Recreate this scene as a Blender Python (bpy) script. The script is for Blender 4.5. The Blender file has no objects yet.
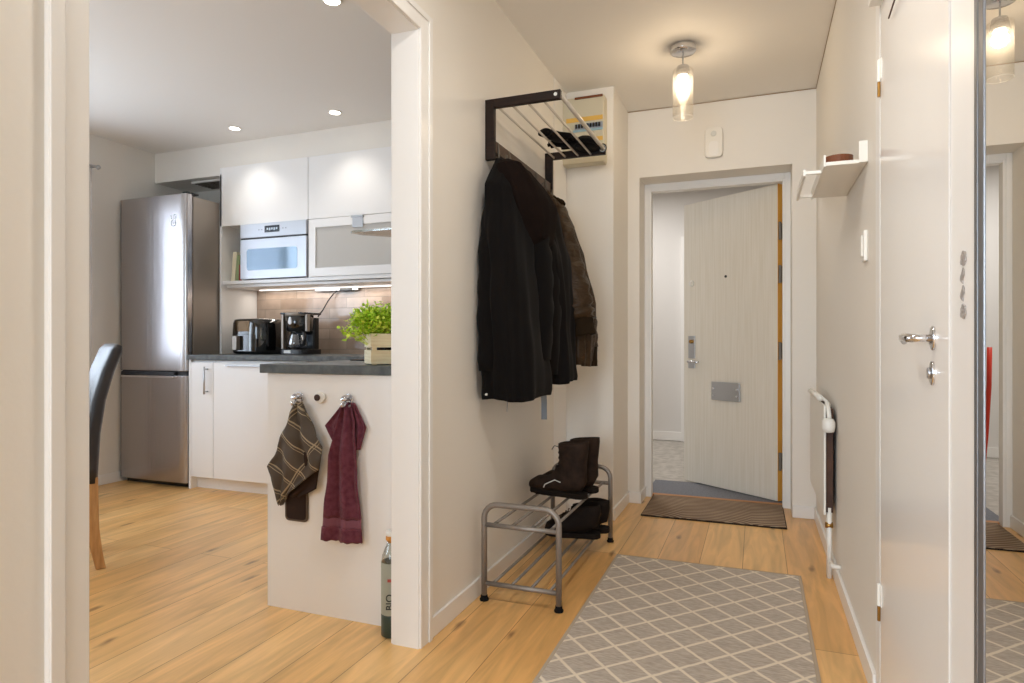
import bpy, bmesh, math, random
from mathutils import Vector, Matrix, noise
random.seed(7)
PI = math.pi
S = bpy.context.scene
COL = S.collection

# ------------------------------------------------------------------ materials
def lin(c):
    return tuple((v/12.92 if v <= .04045 else ((v+.055)/1.055)**2.4) for v in c)
def hx(r, g, b):
    return lin((r/255, g/255, b/255)) + (1,)
M = {}
def mat(name, col, rough=.5, metal=0, bump=None, var=None, spec=None, coat=0, trans=0, alpha=1, sheen=0, aniso=0):
    m = bpy.data.materials.new(name); m.use_nodes = True
    nt = m.node_tree; b = nt.nodes['Principled BSDF']
    b.inputs['Base Color'].default_value = col
    b.inputs['Roughness'].default_value = rough
    b.inputs['Metallic'].default_value = metal
    if spec is not None: b.inputs['Specular IOR Level'].default_value = spec
    if coat: b.inputs['Coat Weight'].default_value = coat; b.inputs['Coat Roughness'].default_value = .08
    if trans: b.inputs['Transmission Weight'].default_value = trans
    if alpha < 1: b.inputs['Alpha'].default_value = alpha
    if sheen: b.inputs['Sheen Weight'].default_value = sheen; b.inputs['Sheen Roughness'].default_value = .5
    tc = nt.nodes.new('ShaderNodeTexCoord')
    if bump:
        sc, st, stretch = bump
        mp = nt.nodes.new('ShaderNodeMapping'); mp.inputs['Scale'].default_value = stretch
        nz = nt.nodes.new('ShaderNodeTexNoise'); nz.inputs['Scale'].default_value = sc; nz.inputs['Detail'].default_value = 4
        bp = nt.nodes.new('ShaderNodeBump'); bp.inputs['Strength'].default_value = st; bp.inputs['Distance'].default_value = .004
        nt.links.new(tc.outputs['Object'], mp.inputs[0]); nt.links.new(mp.outputs[0], nz.inputs['Vector'])
        nt.links.new(nz.outputs['Fac'], bp.inputs['Height']); nt.links.new(bp.outputs[0], b.inputs['Normal'])
    if var:
        c2, sc, stretch = var
        mp = nt.nodes.new('ShaderNodeMapping'); mp.inputs['Scale'].default_value = stretch
        nz = nt.nodes.new('ShaderNodeTexNoise'); nz.inputs['Scale'].default_value = sc; nz.inputs['Detail'].default_value = 5
        cr = nt.nodes.new('ShaderNodeValToRGB'); cr.color_ramp.elements[0].position = .35; cr.color_ramp.elements[1].position = .68
        cr.color_ramp.elements[0].color = col; cr.color_ramp.elements[1].color = c2
        nt.links.new(tc.outputs['Object'], mp.inputs[0]); nt.links.new(mp.outputs[0], nz.inputs['Vector'])
        nt.links.new(nz.outputs['Fac'], cr.inputs[0]); nt.links.new(cr.outputs[0], b.inputs['Base Color'])
    M[name] = m
    return m
def emit(name, col, s):
    m = bpy.data.materials.new(name); m.use_nodes = True; nt = m.node_tree
    nt.nodes.clear(); o = nt.nodes.new('ShaderNodeOutputMaterial'); e = nt.nodes.new('ShaderNodeEmission')
    e.inputs[0].default_value = col; e.inputs[1].default_value = s; nt.links.new(e.outputs[0], o.inputs[0]); M[name] = m
def clear(name, tint=(1,1,1,1), gloss=.12, rough=.02, bump=None, frost=0):
    m = bpy.data.materials.new(name); m.use_nodes = True; nt = m.node_tree; N = nt.nodes; L = nt.links
    N.clear(); o = N.new('ShaderNodeOutputMaterial'); t = N.new('ShaderNodeBsdfTransparent'); g = N.new('ShaderNodeBsdfGlossy')
    t.inputs[0].default_value = tint; g.inputs['Roughness'].default_value = rough
    lw = N.new('ShaderNodeLayerWeight'); lw.inputs[0].default_value = .35
    mr = N.new('ShaderNodeMapRange'); mr.inputs['To Min'].default_value = gloss*.4; mr.inputs['To Max'].default_value = min(1, gloss*4)
    mx = N.new('ShaderNodeMixShader'); L.new(lw.outputs['Facing'], mr.inputs['Value']); L.new(mr.outputs[0], mx.inputs[0])
    L.new(t.outputs[0], mx.inputs[1]); L.new(g.outputs[0], mx.inputs[2]); out = mx
    if bump:
        tc = N.new('ShaderNodeTexCoord'); v = N.new('ShaderNodeTexVoronoi'); v.feature = 'DISTANCE_TO_EDGE'; v.inputs['Scale'].default_value = bump
        bp = N.new('ShaderNodeBump'); bp.inputs['Strength'].default_value = .6; bp.inputs['Distance'].default_value = .003
        L.new(tc.outputs['Object'], v.inputs['Vector']); L.new(v.outputs['Distance'], bp.inputs['Height']); L.new(bp.outputs[0], g.inputs['Normal'])
    if frost:
        d = N.new('ShaderNodeBsdfTranslucent'); d.inputs[0].default_value = (.9, .88, .84, 1)
        d2 = N.new('ShaderNodeBsdfDiffuse'); d2.inputs[0].default_value = (.92, .9, .87, 1)
        a = N.new('ShaderNodeMixShader'); a.inputs[0].default_value = .5; L.new(d.outputs[0], a.inputs[1]); L.new(d2.outputs[0], a.inputs[2])
        mf = N.new('ShaderNodeMixShader'); mf.inputs[0].default_value = frost; L.new(out.outputs[0], mf.inputs[1]); L.new(a.outputs[0], mf.inputs[2]); out = mf
    L.new(out.outputs[0], o.inputs[0]); M[name] = m

W1 = (1, 1, 1)
mat('wall_paint', hx(236, 231, 223), .55, bump=(60, .12, W1))
mat('stair_paint', hx(222, 219, 216), .6, bump=(60, .1, W1))
mat('ceiling_paint', hx(238, 234, 228), .7, bump=(50, .1, W1))
mat('trim_paint', hx(238, 236, 233), .32)
mat('door_paint', hx(238, 235, 231), .16)
mat('cabinet_white', hx(243, 242, 241), .3)
mat('cabinet_gloss', hx(243, 242, 241), .3)
mat('crack_brown', hx(160, 134, 102), .8)
mat('steel', hx(178, 174, 174), .24, .95, bump=(6, .35, (5, 5, .15)))
mat('steel_side', hx(150, 140, 130), .4, .35)
mat('chrome', hx(215, 215, 218), .12, 1)
mat('dark_steel', hx(112, 104, 94), .45, .4)
mat('brushed', hx(190, 192, 196), .3, 1)
mat('aluminium', hx(132, 133, 136), .4, .8)
mat('rack_metal', hx(138, 130, 123), .42, .4)
mat('tube_pale', hx(214, 206, 194), .3, .3)
mat('dark_wood', hx(26, 15, 10), .5, spec=.25, var=(hx(40, 24, 16), 12, (1, 1, 8)))
mat('rail_wood', hx(84, 62, 46), .45)
mat('black_plastic', hx(18, 18, 20), .25)
mat('black_gloss', hx(8, 8, 10), .05, coat=1)
mat('rubber', hx(22, 20, 20), .8, spec=.12)
mat('dark_slot', hx(40, 42, 46), .5)
mat('white_plastic', hx(236, 233, 226), .35)
mat('cream_plastic', hx(205, 197, 174), .45)
mat('black_cloth', hx(13, 10, 9), .9, bump=(90, .25, W1), sheen=.03, spec=.12)
mat('navy_cloth', hx(15, 12, 12), .85, bump=(40, .3, (1, 1, .4)), sheen=.03, spec=.12)
mat('olive_cloth', hx(54, 37, 18), .42, bump=(24, 2.2, (1, 1, 3)), spec=.25)
mat('cuff_knit', hx(38, 27, 15), .9, bump=(160, .6, (1, 1, .1)), spec=.12)
mat('hood_lining', hx(25, 17, 14), .95, bump=(220, .8, W1), spec=.08)
mat('strap_grey', hx(120, 128, 138), .7)
mat('boot_leather', hx(52, 39, 31), .75, bump=(60, .7, W1), var=(hx(34, 25, 20), 26, W1), spec=.12)
mat('boot_sole', hx(30, 24, 20), .9, spec=.12)
mat('shoe_black', hx(30, 23, 19), .7, bump=(100, .3, W1), spec=.12)
mat('logo_grey', hx(215, 215, 210), .5)
mat('red_tab', hx(150, 40, 28), .6)
mat('leather_black', hx(36, 31, 31), .42, bump=(70, .25, W1))
mat('beech', hx(196, 150, 96), .45, var=(hx(172, 124, 76), 10, (8, 8, 1)))
mat('outer_mat', hx(128, 130, 138), .95, bump=(200, .6, W1), var=(hx(104, 106, 114), 90, W1))
mat('worktop', hx(66, 68, 68), .45, var=(hx(92, 96, 94), 30, W1))
mat('hob_glass', hx(10, 10, 12), .06)
mat('towel_red', hx(118, 64, 78), .95, bump=(320, 1.0, W1)  , sheen=.1, var=(hx(98, 48, 62), 60, W1), spec=.12)
mat('towel_band', hx(128, 74, 90), .8, bump=(300, .4, (1, 1, 6)))
mat('potholder', hx(52, 38, 32), .7, bump=(80, .3, W1), spec=.12)
mat('potholder_rim', hx(92, 76, 62), .7)
mat('leaf', hx(178, 214, 50), .5)
mat('leaf_light', hx(216, 234, 92), .5)
mat('leaf_dark', hx(84, 140, 30), .5)
mat('soil', hx(52, 36, 24), .95)
mat('crate_wood', hx(240, 226, 192), .6, var=(hx(224, 204, 162), 8, (1, 1, 14)))
mat('bottle_label', hx(158, 160, 146), .5)
mat('bottle_base', hx(48, 66, 58), .4)
mat('label_ink', hx(36, 42, 38), .6)
mat('label_red', hx(168, 72, 60), .6)
mat('cap_amber', hx(206, 138, 48), .4)
mat('tape_brown', hx(118, 66, 40), .2)
mat('red_plastic', hx(205, 48, 22), .4)
mat('orange_wood', hx(232, 172, 64), .45, var=(hx(222, 150, 40), 6, (6, 6, 1)))
mat('rust_brown', hx(80, 50, 34), .7, var=(hx(50, 30, 22), 14, W1))
mat('threshold_oak', hx(176, 118, 62), .5)
mat('decal_silver', hx(190, 184, 182), .3, .55, bump=(130, .9, W1))
mat('yellow_strip', hx(222, 178, 84), .5)
mat('blue_strip', hx(150, 182, 196), .5)
mat('book_cream', hx(226, 218, 190), .6)
mat('book_red', hx(150, 44, 40), .6)
mat('book_green', hx(150, 165, 120), .6)
mat('appliance_white', hx(200, 206, 216), .3, .2)
mat('microwave_window', hx(92, 118, 140), .08, .2, coat=.5)
mat('display_dark', hx(40, 48, 58), .15)
mat('display_mark', hx(190, 205, 220), .4)
mat('grey_mark', hx(150, 156, 166), .5)
mat('gold_sparkle_panel', hx(70, 50, 24), .16, .7, bump=(30, .5, W1))  # gold reflections on the black fryer, put into the base colour
mat('logo_white', hx(226, 228, 232), .4)
mat('peep_black', hx(30, 28, 28), .3)
mat('brass', hx(170, 130, 70), .3, 1)
mat('mirror_silver', (.93, .93, .92, 1), .0, 1)
mat('vent_dark', hx(96, 88, 78), .8)
emit('bulb_glow', (1, .86, .66, 1), 60)
emit('spot_glow', (1, .92, .8, 1), 14)
emit('strip_glow', (1, .93, .85, 1), 2)
emit('added_lamp_glow', (1, .88, .74, 1), 5)  # glowing bowl of the unseen lamp added in the hall
clear('lamp_glass', (.97, .96, .94, 1), .06, .05, bump=110, frost=.03)
clear('window_glass', (.97, .99, 1, 1), .06)
clear('bottle_clear', (.86, .88, .84, 1), .2, .05)
clear('carafe_glass', (.55, .58, .62, 1), .35, .03)
clear('hood_glass', (.8, .86, .82, 1), .35, .03)
clear('frosted_glass', (.9, .9, .88, 1), .1, .25, frost=.9)
clear('sheer', (.95, .94, 1, 1), .0, .9, frost=.55)

def nodes(m): return m.node_tree.nodes, m.node_tree.links, m.node_tree.nodes['Principled BSDF']
def math_n(N, L, op, a, b=None, c=None):
    n = N.new('ShaderNodeMath'); n.operation = op
    for i, v in enumerate((a, b, c)):
        if v is None: continue
        if isinstance(v, (int, float)): n.inputs[i].default_value = v
        else: L.new(v, n.inputs[i])
    return n.outputs[0]

# oak floor, planks along Y
def floor_material():
    m = mat('oak_floor', hx(220, 180, 130), .33); N, L, B = nodes(m)
    tc = N.new('ShaderNodeTexCoord')
    mp = N.new('ShaderNodeMapping'); mp.inputs['Rotation'].default_value = (0, 0, PI/2); mp.inputs['Location'].default_value = (.4, .06, 0)
    L.new(tc.outputs['Object'], mp.inputs[0])
    br = N.new('ShaderNodeTexBrick'); br.offset = .37; br.inputs['Scale'].default_value = 1
    br.inputs['Brick Width'].default_value = 1.9; br.inputs['Row Height'].default_value = .185
    br.inputs['Mortar Size'].default_value = .0016; br.inputs['Mortar Smooth'].default_value = .3
    br.inputs['Color1'].default_value = hx(236, 190, 126); br.inputs['Color2'].default_value = hx(222, 170, 104); br.inputs['Mortar'].default_value = hx(160, 112, 62)
    L.new(mp.outputs[0], br.inputs['Vector'])
    # grain
    ms = N.new('ShaderNodeMapping'); ms.inputs['Scale'].default_value = (9, .9, 1); L.new(tc.outputs['Object'], ms.inputs[0])
    wn = N.new('ShaderNodeTexNoise'); wn.inputs['Scale'].default_value = 2.2; wn.inputs['Detail'].default_value = 8; wn.inputs['Distortion'].default_value = 1.2
    L.new(ms.outputs[0], wn.inputs['Vector'])
    mr = N.new('ShaderNodeMapRange'); mr.inputs['From Min'].default_value = .3; mr.inputs['From Max'].default_value = .7
    mr.inputs['To Min'].default_value = .75; mr.inputs['To Max'].default_value = 1.12; L.new(wn.outputs['Fac'], mr.inputs['Value'])
    mx = N.new('ShaderNodeMix'); mx.data_type = 'RGBA'; mx.blend_type = 'MULTIPLY'; mx.inputs['Factor'].default_value = 1
    L.new(br.outputs['Color'], mx.inputs['A']); L.new(mr.outputs[0], mx.inputs['B'])
    # knots
    mk = N.new('ShaderNodeMapping'); mk.inputs['Scale'].default_value = (6.5, 2.0, 1); L.new(tc.outputs['Object'], mk.inputs[0])
    nk = N.new('ShaderNodeTexNoise'); nk.inputs['Scale'].default_value = 7; L.new(mk.outputs[0], nk.inputs['Vector'])
    mxv = N.new('ShaderNodeMix'); mxv.data_type = 'VECTOR'; mxv.inputs['Factor'].default_value = .12
    L.new(mk.outputs[0], mxv.inputs['A']); L.new(nk.outputs['Color'], mxv.inputs['B'])
    vo = N.new('ShaderNodeTexVoronoi'); vo.voronoi_dimensions = '2D'; vo.inputs['Scale'].default_value = 1.15; L.new(mxv.outputs['Result'], vo.inputs['Vector'])
    kr = N.new('ShaderNodeMapRange'); kr.inputs['From Min'].default_value = .02; kr.inputs['From Max'].default_value = .11; kr.inputs['To Min'].default_value = .75; kr.inputs['To Max'].default_value = 0
    L.new(vo.outputs['Distance'], kr.inputs['Value'])
    sc_ = N.new('ShaderNodeSeparateColor'); L.new(vo.outputs['Color'], sc_.inputs[0])
    kk = math_n(N, L, 'MULTIPLY', kr.outputs[0], math_n(N, L, 'GREATER_THAN', sc_.outputs[0], .55))
    m2 = N.new('ShaderNodeMix'); m2.data_type = 'RGBA'; L.new(kk, m2.inputs['Factor']); L.new(mx.outputs['Result'], m2.inputs['A']); m2.inputs['B'].default_value = hx(110, 72, 42)
    L.new(m2.outputs['Result'], B.inputs['Base Color'])
    bp = N.new('ShaderNodeBump'); bp.inputs['Strength'].default_value = .15; bp.inputs['Distance'].default_value = .003
    L.new(wn.outputs['Fac'], bp.inputs['Height']); L.new(bp.outputs[0], B.inputs['Normal'])
floor_material()

def terrazzo():
    m = mat('stair_stone', hx(176, 172, 166), .45); N, L, B = nodes(m)
    tc = N.new('ShaderNodeTexCoord'); nz = N.new('ShaderNodeTexNoise'); nz.inputs['Scale'].default_value = 16; nz.inputs['Detail'].default_value = 9
    cr = N.new('ShaderNodeValToRGB'); cr.color_ramp.elements[0].position = .38; cr.color_ramp.elements[1].position = .62
    cr.color_ramp.elements[0].color = hx(164, 158, 150); cr.color_ramp.elements[1].color = hx(192, 186, 178)
    L.new(tc.outputs['Object'], nz.inputs['Vector']); L.new(nz.outputs['Fac'], cr.inputs[0]); L.new(cr.outputs[0], B.inputs['Base Color'])
terrazzo()

def tiles():
    m = mat('backsplash_tile', hx(180, 160, 144), .12); N, L, B = nodes(m)
    tc = N.new('ShaderNodeTexCoord'); mp = N.new('ShaderNodeMapping'); mp.inputs['Rotation'].default_value = (-PI/2, 0, 0); mp.inputs['Location'].default_value = (.1, .035, 0)
    L.new(tc.outputs['Object'], mp.inputs[0])
    br = N.new('ShaderNodeTexBrick'); br.inputs['Scale'].default_value = 1; br.inputs['Brick Width'].default_value = .3; br.inputs['Row Height'].default_value = .076
    br.inputs['Mortar Size'].default_value = .0024; br.inputs['Color1'].default_value = hx(188, 168, 152); br.inputs['Color2'].default_value = hx(160, 138, 122); br.inputs['Mortar'].default_value = hx(150, 138, 126)
    L.new(mp.outputs[0], br.inputs['Vector'])
    nz = N.new('ShaderNodeTexNoise'); nz.inputs['Scale'].default_value = 14; nz.inputs['Detail'].default_value = 5; L.new(tc.outputs['Object'], nz.inputs['Vector'])
    mr = N.new('ShaderNodeMapRange'); mr.inputs['To Min'].default_value = .75; mr.inputs['To Max'].default_value = 1.2; L.new(nz.outputs['Fac'], mr.inputs['Value'])
    mx = N.new('ShaderNodeMix'); mx.data_type = 'RGBA'; mx.blend_type = 'MULTIPLY'; mx.inputs['Factor'].default_value = 1
    L.new(br.outputs['Color'], mx.inputs['A']); L.new(mr.outputs[0], mx.inputs['B']); L.new(mx.outputs['Result'], B.inputs['Base Color'])
    bp = N.new('ShaderNodeBump'); bp.inputs['Strength'].default_value = .4; bp.inputs['Distance'].default_value = .003; bp.invert = True
    L.new(br.outputs['Fac'], bp.inputs['Height']); L.new(bp.outputs[0], B.inputs['Normal'])
tiles()

# rug trellis: object coordinates, origin at rug centre
def rug_material(px=.141, py=.146, x0=0, y0=.055):
    m = mat('rug_trellis', hx(178, 164, 148), .95, sheen=.15); N, L, B = nodes(m)
    tc = N.new('ShaderNodeTexCoord'); wz = N.new('ShaderNodeTexNoise'); wz.inputs['Scale'].default_value = 25
    mv = N.new('ShaderNodeMix'); mv.data_type = 'VECTOR'; mv.inputs['Factor'].default_value = .006
    L.new(tc.outputs['Object'], wz.inputs['Vector']); L.new(tc.outputs['Object'], mv.inputs['A']); L.new(wz.outputs['Color'], mv.inputs['B'])
    sp = N.new('ShaderNodeSeparateXYZ'); L.new(mv.outputs['Result'], sp.inputs[0])
    u = math_n(N, L, 'DIVIDE', math_n(N, L, 'ADD', sp.outputs[0], x0), px); v = math_n(N, L, 'DIVIDE', math_n(N, L, 'ADD', sp.outputs[1], y0), py)
    a = math_n(N, L, 'PINGPONG', math_n(N, L, 'ADD', u, v), .5); b = math_n(N, L, 'PINGPONG', math_n(N, L, 'SUBTRACT', u, v), .5)
    d = math_n(N, L, 'MINIMUM', a, b)
    mr = N.new('ShaderNodeMapRange'); mr.inputs['From Min'].default_value = .036; mr.inputs['From Max'].default_value = .07; mr.inputs['To Min'].default_value = 1; mr.inputs['To Max'].default_value = 0
    L.new(d, mr.inputs['Value'])
    nz = N.new('ShaderNodeTexNoise'); nz.inputs['Scale'].default_value = 40; nz.inputs['Detail'].default_value = 6
    mp = N.new('ShaderNodeMapping'); mp.inputs['Scale'].default_value = (1, 5, 1); L.new(tc.outputs['Object'], mp.inputs[0]); L.new(mp.outputs[0], nz.inputs['Vector'])
    cr = N.new('ShaderNodeValToRGB'); cr.color_ramp.elements[0].position = .3; cr.color_ramp.elements[1].position = .7
    cr.color_ramp.elements[0].color = hx(158, 144, 130); cr.color_ramp.elements[1].color = hx(192, 178, 162); L.new(nz.outputs['Fac'], cr.inputs[0])
    mx = N.new('ShaderNodeMix'); mx.data_type = 'RGBA'; L.new(mr.outputs[0], mx.inputs['Factor']); L.new(cr.outputs[0], mx.inputs['A']); mx.inputs['B'].default_value = hx(222, 208, 186)
    L.new(mx.outputs['Result'], B.inputs['Base Color'])
    bp = N.new('ShaderNodeBump'); bp.inputs['Strength'].default_value = .5; bp.inputs['Distance'].default_value = .004; L.new(nz.outputs['Fac'], bp.inputs['Height']); L.new(bp.outputs[0], B.inputs['Normal'])
rug_material()
mat('rug_border', hx(176, 160, 140), .95, bump=(200, .5, W1))

def mat_ribbed():
    m = mat('doormat_brown', hx(124, 102, 84), .9); N, L, B = nodes(m)
    tc = N.new('ShaderNodeTexCoord'); sp = N.new('ShaderNodeSeparateXYZ'); L.new(tc.outputs['Object'], sp.inputs[0])
    # nested arcs repeated across the mat
    u = math_n(N, L, 'SUBTRACT', math_n(N, L, 'PINGPONG', math_n(N, L, 'ADD', sp.outputs[0], 1.5), .19), .0)
    r = math_n(N, L, 'SQRT', math_n(N, L, 'ADD', math_n(N, L, 'MULTIPLY', u, u), math_n(N, L, 'POWER', math_n(N, L, 'ADD', sp.outputs[1], .45), 2)))
    w = math_n(N, L, 'SINE', math_n(N, L, 'MULTIPLY', r, 190))
    mr = N.new('ShaderNodeMapRange'); mr.inputs['From Min'].default_value = -.2; mr.inputs['From Max'].default_value = .6; L.new(w, mr.inputs['Value'])
    nz = N.new('ShaderNodeTexNoise'); nz.inputs['Scale'].default_value = 5; L.new(tc.outputs['Object'], nz.inputs['Vector'])
    f = math_n(N, L, 'MULTIPLY', mr.outputs[0], math_n(N, L, 'MULTIPLY', nz.outputs['Fac'], .85))
    mx = N.new('ShaderNodeMix'); mx.data_type = 'RGBA'; L.new(f, mx.inputs['Factor']); mx.inputs['A'].default_value = hx(108, 84, 64); mx.inputs['B'].default_value = hx(206, 184, 154)
    L.new(mx.outputs['Result'], B.inputs['Base Color'])
    bp = N.new('ShaderNodeBump'); bp.inputs['Strength'].default_value = .6; bp.inputs['Distance'].default_value = .004; L.new(w, bp.inputs['Height']); L.new(bp.outputs[0], B.inputs['Normal'])
mat_ribbed()

def entry_door_mat():
    m = mat('entry_door_grain', hx(228, 222, 208), .3); N, L, B = nodes(m)
    tc = N.new('ShaderNodeTexCoord'); mp = N.new('ShaderNodeMapping'); mp.inputs['Scale'].default_value = (40, 40, 1.2)
    nz = N.new('ShaderNodeTexNoise'); nz.inputs['Scale'].default_value = 2; nz.inputs['Detail'].default_value = 4
    L.new(tc.outputs['Object'], mp.inputs[0]); L.new(mp.outputs[0], nz.inputs['Vector'])
    cr = N.new('ShaderNodeValToRGB'); cr.color_ramp.elements[0].position = .35; cr.color_ramp.elements[1].position = .65
    cr.color_ramp.elements[0].color = hx(230, 223, 209); cr.color_ramp.elements[1].color = hx(238, 232, 221)
    L.new(nz.outputs['Fac'], cr.inputs[0]); L.new(cr.outputs[0], B.inputs['Base Color'])
entry_door_mat()

def check_cloth():
    m = mat('check_towel', hx(58, 50, 44), .9, spec=.12); N, L, B = nodes(m)
    tc = N.new('ShaderNodeTexCoord'); mp = N.new('ShaderNodeMapping'); mp.inputs['Rotation'].default_value = (0, math.radians(52), 0); L.new(tc.outputs['Object'], mp.inputs[0])
    sp = N.new('ShaderNodeSeparateXYZ'); L.new(mp.outputs[0], sp.inputs[0])
    def stripe(ch, per, w, off):
        a = math_n(N, L, 'PINGPONG', math_n(N, L, 'ADD', ch, off), per/2)
        return math_n(N, L, 'LESS_THAN', a, w)
    s = math_n(N, L, 'MAXIMUM', stripe(sp.outputs[0], .062, .0022, 0), stripe(sp.outputs[0], .062, .001, .009))
    s = math_n(N, L, 'MAXIMUM', s, math_n(N, L, 'MAXIMUM', stripe(sp.outputs[2], .15, .002, .03), stripe(sp.outputs[2], .15, .001, .039)))
    mx = N.new('ShaderNodeMix'); mx.data_type = 'RGBA'; L.new(math_n(N, L, 'MULTIPLY', s, .8), mx.inputs['Factor']); mx.inputs['A'].default_value = hx(92, 83, 75); mx.inputs['B'].default_value = hx(186, 170, 142)
    L.new(mx.outputs['Result'], B.inputs['Base Color'])
check_cloth()

# ------------------------------------------------------------------ mesh helpers
def BM(): return bmesh.new()
def box(bm, x0, x1, y0, y1, z0, z1):
    v = [bm.verts.new((x, y, z)) for z in (z0, z1) for y in (y0, y1) for x in (x0, x1)]
    for f in ((0, 2, 3, 1), (4, 5, 7, 6), (0, 1, 5, 4), (2, 6, 7, 3), (0, 4, 6, 2), (1, 3, 7, 5)):
        bm.faces.new([v[i] for i in f])
    return bm
def ring_loft(bm, rings, cap=True, closed=False):
    R = [[bm.verts.new(p) for p in r] for r in rings]
    n = len(R[0])
    pairs = list(zip(R[:-1], R[1:])) + ([(R[-1], R[0])] if closed else [])
    for a, b in pairs:
        for i in range(n):
            j = (i+1) % n
            bm.faces.new((a[i], a[j], b[j], b[i]))
    if cap and not closed:
        bm.faces.new(R[0][::-1]); bm.faces.new(R[-1])
    return bm
def tube(bm, pts, r, n=12, cap=True, closed=False):
    pts = [Vector(p) for p in pts]; rs = r if isinstance(r, (list, tuple)) else [r]*len(pts)
    rings = []; m = len(pts); up = None
    for i, p in enumerate(pts):
        if closed: t = (pts[(i+1) % m]-pts[i-1]).normalized()
        else: t = (pts[min(i+1, m-1)]-pts[max(i-1, 0)]).normalized()
        if up is None:
            up = Vector((0, 0, 1)) if abs(t.z) < .9 else Vector((1, 0, 0))
        up = (up-t*up.dot(t)).normalized(); s = t.cross(up)
        rings.append([p+(up*math.cos(2*PI*k/n)+s*math.sin(2*PI*k/n))*rs[i] for k in range(n)])
    return ring_loft(bm, rings, cap, closed)
def lathe(bm, prof, cx=0, cy=0, z0=0, n=32, cap=True):
    rings = [[(cx+r*math.cos(2*PI*k/n), cy+r*math.sin(2*PI*k/n), z0+z) for k in range(n)] for r, z in prof]
    return ring_loft(bm, rings, cap)
def arc(c, r, a0, a1, n, ax=(1, 0, 0), ay=(0, 0, 1)):
    c = Vector(c); ax = Vector(ax); ay = Vector(ay)
    return [c+ax*r*math.cos(a0+(a1-a0)*i/n)+ay*r*math.sin(a0+(a1-a0)*i/n) for i in range(n+1)]
def prism(bm, pts, d):
    d = Vector(d); a = [bm.verts.new(p) for p in pts]; b = [bm.verts.new(Vector(p)+d) for p in pts]; n = len(a)
    for i in range(n):
        j = (i+1) % n; bm.faces.new((a[i], a[j], b[j], b[i]))
    bm.faces.new(a[::-1]); bm.faces.new(b); return bm
def rrect(x0, x1, z0, z1, r, n=5):
    o = []
    for cx, cz, a in ((x1-r, z1-r, 0), (x0+r, z1-r, PI/2), (x0+r, z0+r, PI), (x1-r, z0+r, 3*PI/2)):
        for i in range(n+1):
            t = a+PI/2*i/n; o.append((cx+r*math.cos(t), cz+r*math.sin(t)))
    return o
def obj(name, bm, m, parent=None, smooth=False, bevel=0, solid=0, sub=0, local=False, label=None, seg=2):
    """bm in world coordinates (or local=True) -> one mesh object, child of parent"""
    bmesh.ops.recalc_face_normals(bm, faces=bm.faces)
    if parent is not None and not local:
        mw = world_of(parent).inverted()
        bmesh.ops.transform(bm, matrix=mw, verts=bm.verts)
    me = bpy.data.meshes.new(name); bm.to_mesh(me); bm.free()
    o = bpy.data.objects.new(name, me); COL.objects.link(o)
    if m: me.materials.append(M[m])
    if smooth:
        for p in me.polygons: p.use_smooth = True
    if solid:
        s = o.modifiers.new('s', 'SOLIDIFY'); s.thickness = solid; s.offset = 0
    if bevel:
        b = o.modifiers.new('b', 'BEVEL'); b.width = bevel; b.segments = seg; b.limit_method = 'ANGLE'; b.angle_limit = math.radians(40)
        for p in me.polygons: p.use_smooth = True
        b.harden_normals = True
    if sub:
        s = o.modifiers.new('u', 'SUBSURF'); s.levels = sub; s.render_levels = sub
    if parent is not None: o.parent = parent
    if label: o['label'] = label
    return o
def world_of(o):
    m = Matrix.Translation(o.location) @ o.rotation_euler.to_matrix().to_4x4()
    return world_of(o.parent) @ m if o.parent else m
def tag(o, label, cat, group=None):
    o['label'] = label; o['category'] = cat
    if group: o['group'] = group
    return o
def thing(name, label, cat, loc=(0, 0, 0), rz=0, group=None):
    o = bpy.data.objects.new(name, None); COL.objects.link(o); o.empty_display_size = .05
    o.location = loc; o.rotation_euler = (0, 0, rz); return tag(o, label, cat, group)
def struct(name, bm, m, parent=None, bevel=0, label=None, **k):
    o = obj(name, bm, m, parent, bevel=bevel, **k)
    if parent is None: o['kind'] = 'structure'
    if label: o['label'] = label
    return o
def bx(*a): return box(BM(), *a)
def disc_y(bm, cx, y0, y1, cz, r, n=24):
    prism(bm, [(cx+r*math.cos(2*PI*k/n), y0, cz+r*math.sin(2*PI*k/n)) for k in range(n)], (0, y1-y0, 0)); return bm
def disc_x(bm, x0, x1, cy, cz, r, n=24, rz=None):
    rz = rz or r
    prism(bm, [(x0, cy+r*math.cos(2*PI*k/n), cz+rz*math.sin(2*PI*k/n)) for k in range(n)], (x1-x0, 0, 0)); return bm
def text(name, body, size, m, parent, loc, rot, ext=.0006, label=None):
    c = bpy.data.curves.new(name, 'FONT'); c.body = body; c.size = size; c.extrude = ext; c.align_x = 'CENTER'; c.align_y = 'CENTER'
    tmp = bpy.data.objects.new(name+'_src', c); COL.objects.link(tmp); bpy.context.view_layer.update()
    me = bpy.data.meshes.new_from_object(tmp.evaluated_get(bpy.context.evaluated_depsgraph_get())); bpy.data.objects.remove(tmp)
    me.materials.clear(); me.materials.append(M[m]); o = bpy.data.objects.new(name, me); COL.objects.link(o)
    o.parent = parent; o.matrix_basis = world_of(parent).inverted() @ Matrix.Translation(loc) @ rot.to_4x4()
    if label: o['label'] = label
    return o

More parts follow.
